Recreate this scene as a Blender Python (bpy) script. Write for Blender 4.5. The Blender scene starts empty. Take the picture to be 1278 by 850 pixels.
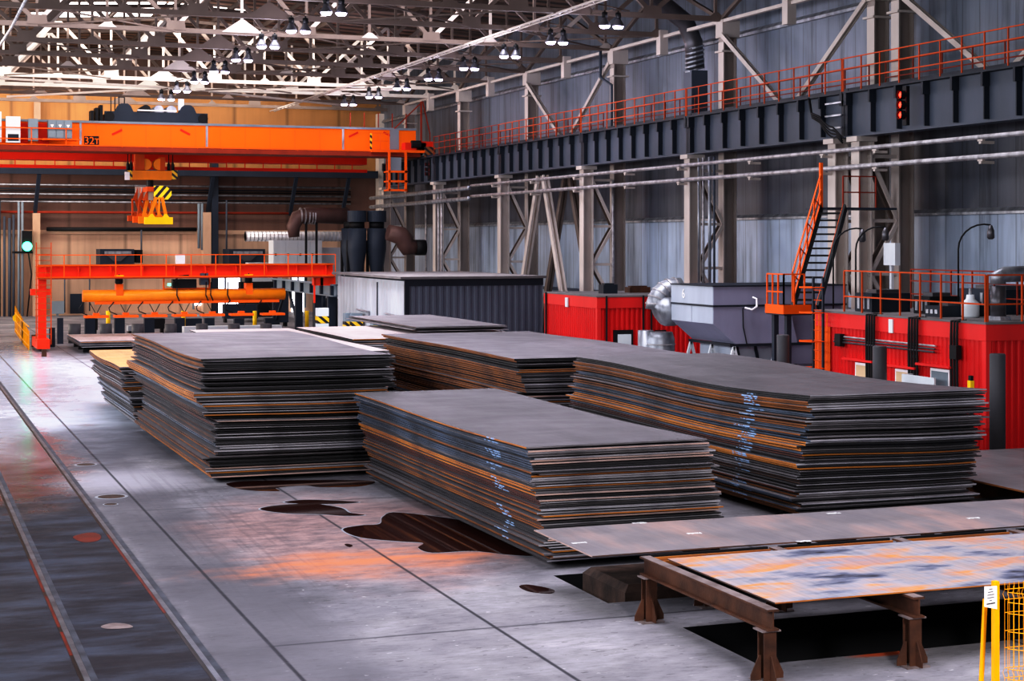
import bpy, math, random
from mathutils import Vector, Matrix
random.seed(7)
C = bpy.context.scene.collection
# ------------------------------------------------------------------ survey of the place (metres)
TH = math.atan(774/2100.0); F = 2100.0; H = 5.4
SN, CS = math.sin(TH), math.cos(TH)
def fl(px, py, z=0.0):
    "ground-plan position of a point seen at height z"
    t = F*(H-z)/(py-300.0); u = (px-639)/F
    return (t*(SN+u*CS), t*(CS-u*SN), z)
def aty(px, py, Y):
    u = (px-639)/F; t = Y/(CS-u*SN)
    return (t*(SN+u*CS), Y, H+(300-py)/F*t)
def atx(px, py, X):
    u = (px-639)/F; t = X/(SN+u*CS)
    return (X, t*(CS-u*SN), H+(300-py)/F*t)
# ------------------------------------------------------------------ materials
M = {}
def nodes(name):
    m = bpy.data.materials.new(name); m.use_nodes = True
    nt = m.node_tree; b = nt.nodes['Principled BSDF']
    return m, nt, b
def N(nt, kind, **kw):
    n = nt.nodes.new(kind)
    for k, v in kw.items():
        if k == 'op': n.operation = v
        elif k.startswith('i_'): n.inputs[int(k[2:])].default_value = v
        else: setattr(n, k, v)
    return n
def L(nt, a, b): nt.links.new(a, b)
def N_mul(nt, sock, k):
    n = nt.nodes.new('ShaderNodeMath'); n.operation = 'MULTIPLY'; n.inputs[1].default_value = k; L(nt, sock, n.inputs[0]); return n.outputs[0]
def ramp(nt, fac, stops, interp='LINEAR'):
    r = nt.nodes.new('ShaderNodeValToRGB'); r.color_ramp.interpolation = interp
    e = r.color_ramp.elements
    while len(e) < len(stops): e.new(0.5)
    for k, (p, c) in enumerate(stops):
        e[k].position = p
        e[k].color = (c[0], c[1], c[2], 1) if not isinstance(c, (int, float)) else (c, c, c, 1)
    L(nt, fac, r.inputs[0]); return r.outputs[0]
def mixc(nt, fac, a, b, mode='MIX'):
    m = nt.nodes.new('ShaderNodeMix'); m.data_type = 'RGBA'; m.blend_type = mode
    for s, v in ((0, fac), (6, a), (7, b)):
        if hasattr(v, 'links'): L(nt, v, m.inputs[s])
        elif isinstance(v, (int, float)): m.inputs[s].default_value = v if s == 0 else (v, v, v, 1)
        else: m.inputs[s].default_value = (v[0], v[1], v[2], 1)
    return m.outputs[2]
def noise(nt, scale, vec=None, detail=4, rough=0.55, stretch=None, coord='Object'):
    tc = nt.nodes.new('ShaderNodeTexCoord'); n = nt.nodes.new('ShaderNodeTexNoise')
    n.inputs['Scale'].default_value = scale; n.inputs['Detail'].default_value = detail; n.inputs['Roughness'].default_value = rough
    src = tc.outputs[coord] if vec is None else vec
    if stretch:
        mp = nt.nodes.new('ShaderNodeMapping'); mp.inputs['Scale'].default_value = stretch
        L(nt, src, mp.inputs[0]); src = mp.outputs[0]
    L(nt, src, n.inputs['Vector']); return n.outputs[0]
def paint(key, col, rough=0.5, metal=0.0, dirt=0.35, scale=1.2, stretch=(1, 1, 0.35), dcol=None, bump=0.0, spec=0.22):
    m, nt, b = nodes(key)
    f = noise(nt, scale, stretch=stretch)
    dk = dcol or tuple(c*0.45 for c in col)
    c1 = ramp(nt, f, [(0.3, dk), (0.3+0.35*(1.0-dirt)+0.02*0, col) if False else (0.62, col), (0.8, tuple(min(1, c*1.08) for c in col))])
    c = mixc(nt, dirt, col, c1)
    L(nt, c, b.inputs['Base Color'])
    b.inputs['Roughness'].default_value = rough; b.inputs['Metallic'].default_value = metal
    b.inputs['Specular IOR Level'].default_value = spec
    if bump:
        bp = nt.nodes.new('ShaderNodeBump'); bp.inputs['Strength'].default_value = bump; bp.inputs['Distance'].default_value = 0.02
        L(nt, noise(nt, scale*6), bp.inputs['Height']); L(nt, bp.outputs[0], b.inputs['Normal'])
    M[key] = m; return m
def glow(key, col, s):
    m, nt, b = nodes(key)
    b.inputs['Base Color'].default_value = (*col, 1); b.inputs['Emission Color'].default_value = (*col, 1); b.inputs['Emission Strength'].default_value = s
    M[key] = m
paint('orange', (0.90, 0.13, 0.006), 0.55, dirt=0.25, scale=0.5)
paint('crane_orange', (1.0, 0.185, 0.001), 0.6, dirt=0.18, scale=0.25)
paint('crane_red', (0.72, 0.025, 0.006), 0.6, dirt=0.3, scale=0.4)
paint('gantry_red', (0.95, 0.045, 0.012), 0.4, dirt=0.2, scale=0.4)
paint('rail_orange', (0.60, 0.085, 0.012), 0.6, dirt=0.4)
paint('rail_red', (0.30, 0.035, 0.015), 0.6, dirt=0.4)
paint('amber', (0.95, 0.27, 0.01), 0.35, dirt=0.45, scale=0.8)
paint('yellow', (1.0, 0.62, 0.01), 0.4, dirt=0.2)
paint('fence_yellow', (1.0, 0.42, 0.0), 0.4, dirt=0.3, scale=6)
paint('tank_red', (0.72, 0.012, 0.014), 0.42, dirt=0.35, scale=0.7)
paint('tank_red_trim', (0.80, 0.03, 0.03), 0.42, dirt=0.3, scale=0.7)
paint('navy', (0.030, 0.040, 0.062), 0.5, dirt=0.35)
paint('girder', (0.085, 0.10, 0.135), 0.48, dirt=0.5, scale=0.6)
paint('girder_dark', (0.022, 0.028, 0.042), 0.5, dirt=0.4)
paint('black', (0.012, 0.012, 0.015), 0.55, dirt=0.2)
paint('cable', (0.01, 0.01, 0.013), 0.5, dirt=0.1)
paint('cream', (0.60, 0.53, 0.49), 0.55, dirt=0.35, scale=0.9)
paint('cream_white', (0.78, 0.71, 0.64), 0.5, dirt=0.3, scale=0.9)
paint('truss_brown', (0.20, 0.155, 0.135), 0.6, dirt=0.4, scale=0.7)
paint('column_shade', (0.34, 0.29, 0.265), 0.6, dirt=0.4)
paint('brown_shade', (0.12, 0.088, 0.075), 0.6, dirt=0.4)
paint('beige', (0.62, 0.42, 0.30), 0.6, dirt=0.3)
paint('silver', (0.46, 0.48, 0.53), 0.42, metal=0.6, dirt=0.8, scale=2.5, dcol=(0.12, 0.12, 0.14))
paint('pipe_silver', (0.52, 0.50, 0.52), 0.45, metal=0.4, dirt=0.8, scale=3, stretch=(1, 1, 1), dcol=(0.16, 0.14, 0.15))
paint('duct_dark', (0.13, 0.125, 0.14), 0.35, metal=0.6, dirt=0.5)
paint('duct_brown', (0.15, 0.085, 0.078), 0.45, metal=0.2, dirt=0.5)
paint('grey_cab', (0.24, 0.29, 0.34), 0.45, dirt=0.3)
paint('white_cab', (0.72, 0.76, 0.80), 0.45, dirt=0.2)
paint('ahu_light', (0.46, 0.50, 0.58), 0.45, dirt=0.3, scale=0.9)
paint('ahu_dark', (0.33, 0.33, 0.45), 0.45, dirt=0.3, scale=0.9)
paint('shed_light', (0.50, 0.52, 0.56), 0.5, dirt=0.4, scale=0.8)
paint('shed_dark', (0.13, 0.145, 0.19), 0.5, dirt=0.35, scale=0.8)
paint('roof_grey', (0.20, 0.185, 0.19), 0.7, dirt=0.5, scale=0.8)
paint('bollard', (0.085, 0.083, 0.095), 0.5, dirt=0.45, scale=1.5, bump=0.2)
paint('rust', (0.11, 0.045, 0.026), 0.65, dirt=0.7, scale=3, stretch=(1, 1, 1), dcol=(0.02, 0.013, 0.012), bump=0.3)
paint('rust_edge', (0.30, 0.25, 0.25), 0.4, metal=0.3, dirt=0.6, scale=4, dcol=(0.06, 0.03, 0.025))
paint('concrete_block', (0.085, 0.05, 0.04), 0.8, dirt=0.8, scale=3, dcol=(0.01, 0.009, 0.009), bump=0.4)
paint('pit', (0.010, 0.010, 0.012), 0.8, dirt=0.5, bump=0.2)
paint('steel_bright', (0.30, 0.32, 0.37), 0.35, metal=0.8, dirt=0.8, scale=1.5, stretch=(1, 1, 1), dcol=(0.05, 0.04, 0.045))
paint('rail_plate', (0.09, 0.10, 0.13), 0.5, metal=0.3, dirt=0.8, scale=2.5, stretch=(1, 1, 1), dcol=(0.02, 0.02, 0.025))
paint('groove', (0.02, 0.014, 0.014), 0.35, dirt=0.5)
paint('red_sludge_and_glint', (0.17, 0.018, 0.008), 0.4, dirt=0.8, scale=2, dcol=(0.05, 0.01, 0.008))
paint('duct_bright', (0.78, 0.79, 0.84), 0.35, metal=0.35, dirt=0.4, scale=2)
paint('window_beige', (0.75, 0.55, 0.35), 0.4, dirt=0.2)
paint('sign_white', (0.95, 0.92, 0.95), 0.5, dirt=0.1)
paint('chalk', (0.75, 0.75, 0.78), 0.9, dirt=0.1)
paint('lamp_body', (0.16, 0.16, 0.19), 0.35, metal=0.5, dirt=0.2)
paint('puddle_rim', (0.30, 0.33, 0.38), 0.35, dirt=0.3)
glow('lamp_glow', (0.80, 0.72, 1.0), 9.0)
glow('green_glow', (0.05, 1.0, 0.45), 9.0)
glow('red_glow', (1.0, 0.03, 0.015), 7.0)
glow('sky_glow', (1.0, 0.97, 0.95), 3.2)
glow('door_glow', (0.93, 0.92, 1.0), 3.0)
# puddle: still dark water with rusty sediment
m, nt, b = nodes('puddle'); b.inputs['Base Color'].default_value = (0.030, 0.008, 0.006, 1); b.inputs['Roughness'].default_value = 0.05
b.inputs['Specular IOR Level'].default_value = 0.5; M['puddle'] = m
# striped hazard paint
def stripes(key, c1, c2, freq, ang):
    m, nt, b = nodes(key); tc = nt.nodes.new('ShaderNodeTexCoord'); mp = nt.nodes.new('ShaderNodeMapping')
    mp.inputs['Rotation'].default_value = (0, ang, 0); L(nt, tc.outputs['Object'], mp.inputs[0])
    w = nt.nodes.new('ShaderNodeTexWave'); w.inputs['Scale'].default_value = freq; w.bands_direction = 'X'; L(nt, mp.outputs[0], w.inputs[0])
    L(nt, ramp(nt, w.outputs[1], [(0.0, c1), (0.45, c2)], 'CONSTANT'), b.inputs['Base Color']); b.inputs['Roughness'].default_value = 0.45
    M[key] = m
stripes('hazard', (0.01, 0.01, 0.015), (1.0, 0.68, 0.01), 0.85, math.radians(-40))
stripes('hazard_dull', (0.01, 0.01, 0.015), (0.28, 0.09, 0.03), 1.1, math.radians(50))
stripes('hazard_small', (0.01, 0.01, 0.015), (0.9, 0.55, 0.02), 1.1, math.radians(50))
# steel plates: tops and edges
def plate_top(key, a, bcol, ccol, rough):
    m, nt, b = nodes(key)
    f = noise(nt, 0.55, stretch=(1.6, 0.5, 1), detail=6, rough=0.6)
    f2 = noise(nt, 7, stretch=(2, 0.15, 1), detail=3)
    f3 = noise(nt, 0.9, stretch=(0.6, 1.4, 1), detail=5)
    c = ramp(nt, f, [(0.28, a), (0.5, bcol), (0.66, ccol), (0.8, a)])
    c = mixc(nt, 0.25, c, ramp(nt, f2, [(0.3, tuple(x*0.6 for x in bcol)), (0.7, tuple(min(1, x*1.25) for x in bcol))]))
    L(nt, c, b.inputs['Base Color']); b.inputs['Metallic'].default_value = 0.1; b.inputs['Specular IOR Level'].default_value = 0.3
    L(nt, ramp(nt, f3, [(0.3, rough-0.1), (0.7, rough+0.12)]), b.inputs['Roughness']); M[key] = m
plate_top('scale_top', (0.105, 0.097, 0.11), (0.155, 0.143, 0.16), (0.20, 0.183, 0.205), 0.45)
plate_top('scale_top_b', (0.13, 0.12, 0.135), (0.19, 0.175, 0.19), (0.24, 0.22, 0.235), 0.5)
plate_top('bright_top', (0.42, 0.36, 0.37), (0.55, 0.47, 0.47), (0.62, 0.55, 0.57), 0.4)
plate_top('orange_top', (0.55, 0.28, 0.12), (0.66, 0.36, 0.17), (0.5, 0.25, 0.12), 0.55)
plate_top('pinkish_top', (0.15, 0.145, 0.175), (0.235, 0.21, 0.225), (0.40, 0.27, 0.25), 0.42)
m, nt, b = nodes('stained_top')
f = noise(nt, 0.9, stretch=(0.5, 1.3, 1), detail=7, rough=0.6); f2 = noise(nt, 1.1, stretch=(0.35, 1.1, 1), detail=6)
f3 = noise(nt, 5, stretch=(3.0, 0.12, 1), detail=3)
c = ramp(nt, f, [(0.34, (0.04, 0.035, 0.045)), (0.40, (0.15, 0.165, 0.24)), (0.46, (0.36, 0.35, 0.40)), (0.52, (0.47, 0.37, 0.35)), (0.57, (0.70, 0.29, 0.09)), (0.64, (0.45, 0.33, 0.31)), (0.73, (0.62, 0.22, 0.05))])
c = mixc(nt, ramp(nt, f2, [(0.50, 0.0), (0.62, 0.55)]), c, (0.26, 0.30, 0.42))
c = mixc(nt, 0.35, c, ramp(nt, f3, [(0.35, 0.38), (0.65, 0.85)]), 'MULTIPLY'); b.inputs['Specular IOR Level'].default_value = 0.25
L(nt, c, b.inputs['Base Color']); b.inputs['Roughness'].default_value = 0.42; b.inputs['Metallic'].default_value = 0.1; M['stained_top'] = m
def N2(nt, a, oi):
    sp_ = nt.nodes.new('ShaderNodeSeparateColor'); L(nt, oi.outputs['Color'], sp_.inputs[0]); n = nt.nodes.new('ShaderNodeMath'); n.operation = 'MULTIPLY'; L(nt, a, n.inputs[0]); L(nt, sp_.outputs[0], n.inputs[1]); return n.outputs[0]
def edge(key, c1, c2, rough=0.5, metal=0.2, thr=0.5):
    m, nt, b = nodes(key)
    f = noise(nt, 0.8, stretch=(1, 1, 14), detail=5, rough=0.65)
    cc = ramp(nt, f, [(thr-0.12, c1), (thr+0.1, c2)])
    if c1[0] < 0.4 or key == 'edge_orange':
        tc = nt.nodes.new('ShaderNodeTexCoord'); sp_ = nt.nodes.new('ShaderNodeSeparateXYZ'); L(nt, tc.outputs['Object'], sp_.inputs[0])
        ab = N(nt, 'ShaderNodeMath', op='ADD'); ab.inputs[1].default_value = 3.5; L(nt, sp_.outputs[1], ab.inputs[0])
        ab2 = N(nt, 'ShaderNodeMath', op='ABSOLUTE'); L(nt, ab.outputs[0], ab2.inputs[0])
        ad = N(nt, 'ShaderNodeMath', op='ADD'); L(nt, ab2.outputs[0], ad.inputs[0])
        oi = nt.nodes.new('ShaderNodeObjectInfo'); L(nt, N_mul(nt, oi.outputs['Random'], 0.55), ad.inputs[1])
        nn = noise(nt, 9, stretch=(1, 1, 3), detail=2)
        k_ = N(nt, 'ShaderNodeMath', op='MULTIPLY'); L(nt, ramp(nt, ad.outputs[0], [(0.36, 1.0), (0.42, 0.0)]), k_.inputs[0]); L(nt, ramp(nt, nn, [(0.42, 0.0), (0.5, 1.0)]), k_.inputs[1])
        cc = mixc(nt, N2(nt, k_.outputs[0], oi), cc, (0.30, 0.46, 0.72))
    L(nt, cc, b.inputs['Base Color'])
    b.inputs['Roughness'].default_value = rough; b.inputs['Metallic'].default_value = metal; M[key] = m
edge('edge_rust', (0.30, 0.10, 0.02), (0.13, 0.045, 0.02), 0.7)
edge('edge_orange', (0.56, 0.21, 0.035), (0.30, 0.10, 0.03), 0.6)
edge('edge_brown', (0.16, 0.07, 0.045), (0.045, 0.035, 0.035), 0.7)
edge('edge_blue', (0.12, 0.16, 0.24), (0.045, 0.055, 0.075), 0.4, 0.4)
edge('edge_maroon', (0.12, 0.03, 0.02), (0.05, 0.02, 0.018), 0.6)
edge('edge_black', (0.035, 0.033, 0.038), (0.012, 0.012, 0.014), 0.5)
edge('edge_steel', (0.56, 0.54, 0.58), (0.22, 0.21, 0.24), 0.35, 0.3)
edge('edge_grey', (0.26, 0.24, 0.26), (0.08, 0.075, 0.08), 0.4, 0.3)
edge('edge_pink', (0.62, 0.42, 0.36), (0.28, 0.22, 0.22), 0.5, 0.2)
# wall cladding
def cladding(key, axis, low, mid, hi, z1, z2, streak=0.5, freq=3.0, rough=0.45, top=None, z3=14.2, metal=0.25):
    m, nt, b = nodes(key); g = nt.nodes.new('ShaderNodeNewGeometry')
    sp = nt.nodes.new('ShaderNodeSeparateXYZ'); L(nt, g.outputs['Position'], sp.inputs[0])
    z = sp.outputs[2]
    mr = nt.nodes.new('ShaderNodeMapRange'); mr.inputs[1].default_value = 0; mr.inputs[2].default_value = 20; L(nt, z, mr.inputs[0])
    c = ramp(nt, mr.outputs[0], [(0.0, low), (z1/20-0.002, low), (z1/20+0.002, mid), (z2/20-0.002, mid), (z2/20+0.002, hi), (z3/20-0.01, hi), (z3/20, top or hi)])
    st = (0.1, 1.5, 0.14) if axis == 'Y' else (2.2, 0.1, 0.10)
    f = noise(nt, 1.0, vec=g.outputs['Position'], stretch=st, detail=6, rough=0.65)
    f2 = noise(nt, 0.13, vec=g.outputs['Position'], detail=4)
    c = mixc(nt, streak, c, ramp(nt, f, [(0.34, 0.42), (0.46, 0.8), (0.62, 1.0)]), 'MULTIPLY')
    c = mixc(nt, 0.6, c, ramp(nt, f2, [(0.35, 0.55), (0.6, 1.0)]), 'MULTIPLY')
    a = sp.outputs[1] if axis == 'Y' else sp.outputs[0]
    md = N(nt, 'ShaderNodeMath', op='PINGPONG'); md.inputs[1].default_value = 1.0/freq*0.5; L(nt, a, md.inputs[0])
    j = ramp(nt, N_mul(nt, md.outputs[0], freq*2), [(0.0, 0.55), (0.10, 1.0)])
    c = mixc(nt, 1.0, c, j, 'MULTIPLY')
    L(nt, c, b.inputs['Base Color']); b.inputs['Roughness'].default_value = rough; b.inputs['Metallic'].default_value = metal
    bp = nt.nodes.new('ShaderNodeBump'); bp.inputs['Strength'].default_value = 0.35; bp.inputs['Distance'].default_value = 0.03
    L(nt, mixc(nt, 0.5, j, f), bp.inputs['Height']); L(nt, bp.outputs[0], b.inputs['Normal']); M[key] = m
cladding('wall_blue', 'Y', (0.54, 0.64, 0.80), (0.13, 0.14, 0.18), (0.20, 0.235, 0.30), 6.3, 10.4, streak=0.9, freq=1.0)  # girder shadow put into the dark middle band, low band painted lighter
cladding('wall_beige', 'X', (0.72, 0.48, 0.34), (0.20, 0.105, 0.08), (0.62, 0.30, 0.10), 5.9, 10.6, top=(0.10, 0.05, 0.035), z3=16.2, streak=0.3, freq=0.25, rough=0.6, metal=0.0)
cladding('wall_plain', 'Y', (0.3, 0.3, 0.33), (0.25, 0.25, 0.28), (0.3, 0.3, 0.33), 6, 12)
# roof deck, ribbed across the hall
m, nt, b = nodes('roof_deck'); g = nt.nodes.new('ShaderNodeNewGeometry'); sp = nt.nodes.new('ShaderNodeSeparateXYZ'); L(nt, g.outputs['Position'], sp.inputs[0])
md = N(nt, 'ShaderNodeMath', op='PINGPONG'); md.inputs[1].default_value = 0.75; L(nt, sp.outputs[1], md.inputs[0])
c = ramp(nt, N_mul(nt, md.outputs[0], 1.333), [(0.0, (0.015, 0.013, 0.014)), (0.38, (0.03, 0.02, 0.02)), (0.42, (0.17, 0.10, 0.075)), (1.0, (0.26, 0.165, 0.12))])
c = mixc(nt, 0.5, c, ramp(nt, noise(nt, 0.2, vec=g.outputs['Position']), [(0.3, 0.4), (0.6, 1.0)]), 'MULTIPLY')
L(nt, c, b.inputs['Base Color']); b.inputs['Roughness'].default_value = 0.7; M['roof_deck'] = m
# concrete floor with joints, rust, wet patches
m, nt, b = nodes('floor'); g = nt.nodes.new('ShaderNodeNewGeometry'); P = g.outputs['Position']
sp = nt.nodes.new('ShaderNodeSeparateXYZ'); L(nt, P, sp.inputs[0]); X, Y = sp.outputs[0], sp.outputs[1]
def mth(op, a, bb=None, cc=None):
    n = nt.nodes.new('ShaderNodeMath'); n.operation = op
    for i, v in enumerate((a, bb, cc)):
        if v is None: continue
        if hasattr(v, 'links'): L(nt, v, n.inputs[i])
        else: n.inputs[i].default_value = v
    return n.outputs[0]
def sm(v, a, bb):
    n = nt.nodes.new('ShaderNodeMapRange'); n.interpolation_type = 'SMOOTHSTEP'
    n.inputs[1].default_value = a; n.inputs[2].default_value = bb; L(nt, v, n.inputs[0]); return n.outputs[0]
nb = noise(nt, 0.3, vec=P, detail=8, rough=0.65); nf = noise(nt, 2.5, vec=P, detail=9, rough=0.75, stretch=(0.7, 1.3, 1)); ns = noise(nt, 0.7, vec=P, stretch=(0.5, 1.6, 1), detail=8, rough=0.7)
nw = noise(nt, 0.8, vec=P, detail=6, rough=0.6); ng = noise(nt, 1.0, vec=P, stretch=(3.5, 13, 1), detail=8, rough=0.75); nsp = noise(nt, 5.0, vec=P, stretch=(1, 2.2, 1), detail=3, rough=0.5)
def blob(x, y, rx, ry, soft=0.35, amp=0.9):
    dx = mth('DIVIDE', mth('SUBTRACT', X, x), rx); dy = mth('DIVIDE', mth('SUBTRACT', Y, y), ry)
    d = mth('SQRT', mth('ADD', mth('MULTIPLY', dx, dx), mth('MULTIPLY', dy, dy)))
    d = mth('ADD', d, mth('MULTIPLY', mth('SUBTRACT', nw, 0.5), amp))
    return sm(d, 1.0+soft, 1.0-soft)
def band(v, a, bb, s):
    return mth('MULTIPLY', sm(v, a-s, a+s), sm(v, bb+s, bb-s))
col = ramp(nt, nb, [(0.34, (0.13, 0.125, 0.15)), (0.5, (0.235, 0.225, 0.255)), (0.64, (0.34, 0.325, 0.355))])
col = mixc(nt, 0.8, col, ramp(nt, nf, [(0.32, 0.4), (0.45, 0.85), (0.7, 1.1)]), 'MULTIPLY')
col = mixc(nt, 0.6, col, ramp(nt, ns, [(0.33, 0.45), (0.55, 1.0)]), 'MULTIPLY')
col = mixc(nt, 0.75, col, ramp(nt, ng, [(0.36, 0.55), (0.48, 0.95), (0.62, 1.08)]), 'MULTIPLY')
col = mixc(nt, 0.9, col, ramp(nt, nsp, [(0.30, 0.3), (0.34, 1.0)]), 'MULTIPLY')
col = mixc(nt, ramp(nt, nsp, [(0.69, 0.0), (0.72, 0.6)]), col, (0.6, 0.58, 0.6))
Xw = mth('ADD', X, mth('MULTIPLY', mth('SUBTRACT', nw, 0.5), 0.5))
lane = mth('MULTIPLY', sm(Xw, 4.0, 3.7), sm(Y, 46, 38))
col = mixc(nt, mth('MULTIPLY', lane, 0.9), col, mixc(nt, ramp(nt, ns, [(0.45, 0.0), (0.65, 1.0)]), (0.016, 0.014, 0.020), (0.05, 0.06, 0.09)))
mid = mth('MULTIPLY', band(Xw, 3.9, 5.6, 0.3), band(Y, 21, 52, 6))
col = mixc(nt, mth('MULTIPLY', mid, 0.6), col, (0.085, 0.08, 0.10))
col = mixc(nt, mth('MULTIPLY', blob(3.5, 66, 5.0, 20, 0.3, 0.8), 0.85), col, (0.52, 0.56, 0.66)); col = mixc(nt, mth('MULTIPLY', blob(5.0, 38.5, 1.6, 1.6, 0.6, 0.8), 0.55), col, (0.50, 0.48, 0.55)); col = mixc(nt, mth('MULTIPLY', blob(9.5, 20.5, 4.2, 5.0, 0.5, 0.8), 0.15), col, (0.45, 0.43, 0.47)); dk2 = mth('MULTIPLY', blob(4.9, 22.5, 1.0, 4.0, 0.25, 0.3), 0.5); col = mixc(nt, dk2, col, (0.13, 0.125, 0.145))  # far-left blob paints a pale window reflection into the floor colour
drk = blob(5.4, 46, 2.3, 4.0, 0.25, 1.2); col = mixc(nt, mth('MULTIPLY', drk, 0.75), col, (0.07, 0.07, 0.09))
rs = blob(8.0, 30.2, 2.6, 4.6, 0.3); col = mixc(nt, mth('MULTIPLY', rs, 0.65), col, mixc(nt, ramp(nt, nf, [(0.4, 0.0), (0.6, 1.0)]), (0.16, 0.10, 0.105), (0.40, 0.24, 0.22)))
ro = blob(7.6, 27.3, 2.4, 1.0, 0.5, 2.2); col = mixc(nt, mth('MULTIPLY', ro, ramp(nt, ns, [(0.42, 0.1), (0.58, 0.8)])), col, (0.58, 0.20, 0.085))
rr = blob(12.2, 18.95, 0.5, 0.12, 0.4, 0.5); col = mixc(nt, rr, col, (0.5, 0.09, 0.03))
wet2 = blob(4.3, 21.3, 0.0001+1.9, 0.0001+0.7, 0.5); 
for jx in (4.74, 7.9, 14.2):
    k = sm(mth('ABSOLUTE', mth('SUBTRACT', Xw if False else X, jx)), 0.045, 0.012); col = mixc(nt, mth('MULTIPLY', k, 0.85), col, (0.02, 0.02, 0.03))
for jy in (22.1, 34.1, 46.1, 58.1):
    k = mth('MULTIPLY', sm(mth('ABSOLUTE', mth('SUBTRACT', Y, jy)), 0.05, 0.012), sm(X, 4.6, 4.8)); col = mixc(nt, mth('MULTIPLY', k, 0.7), col, (0.03, 0.03, 0.04))
# tyre scuffs
ang = nt.nodes.new('ShaderNodeMapping'); ang.inputs['Rotation'].default_value = (0, 0, math.radians(-8)); ang.inputs['Scale'].default_value = (9, 0.25, 1); L(nt, P, ang.inputs[0])
sc_ = nt.nodes.new('ShaderNodeTexNoise'); sc_.inputs['Scale'].default_value = 1; sc_.inputs['Detail'].default_value = 3; L(nt, ang.outputs[0], sc_.inputs[0])
k = mth('MULTIPLY', ramp(nt, sc_.outputs[0], [(0.52, 0.0), (0.62, 1.0)]), blob(5.6, 32, 1.1, 8, 0.5))
col = mixc(nt, mth('MULTIPLY', k, 0.22), col, (0.06, 0.055, 0.07))
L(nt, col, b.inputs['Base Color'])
wet = mth('MAXIMUM', mth('MULTIPLY', blob(2.2, 46, 2.2, 11, 0.25, 1.0), 1.0), mth('MULTIPLY', blob(3, 75, 4.5, 24, 0.5, 1.2), 0.9))
rg = mth('SUBTRACT', ramp(nt, nf, [(0.3, 0.50), (0.7, 0.68)]), mth('MULTIPLY', wet, 0.48))
rg = mth('SUBTRACT', rg, mth('MULTIPLY', blob(5, 21, 3.5, 2.0, 0.5), 0.08))
L(nt, mth('MAXIMUM', rg, 0.05), b.inputs['Roughness'])
bp = nt.nodes.new('ShaderNodeBump'); bp.inputs['Strength'].default_value = 0.25; bp.inputs['Distance'].default_value = 0.01; L(nt, nf, bp.inputs['Height']); L(nt, bp.outputs[0], b.inputs['Normal'])
L(nt, mth('ADD', mth('MULTIPLY', wet, 0.5), mth('SUBTRACT', 0.22, mth('MULTIPLY', mth('MULTIPLY', lane, sm(Y, 42, 34)), 0.14))), b.inputs['Specular IOR Level'])
M['floor'] = m
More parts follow.
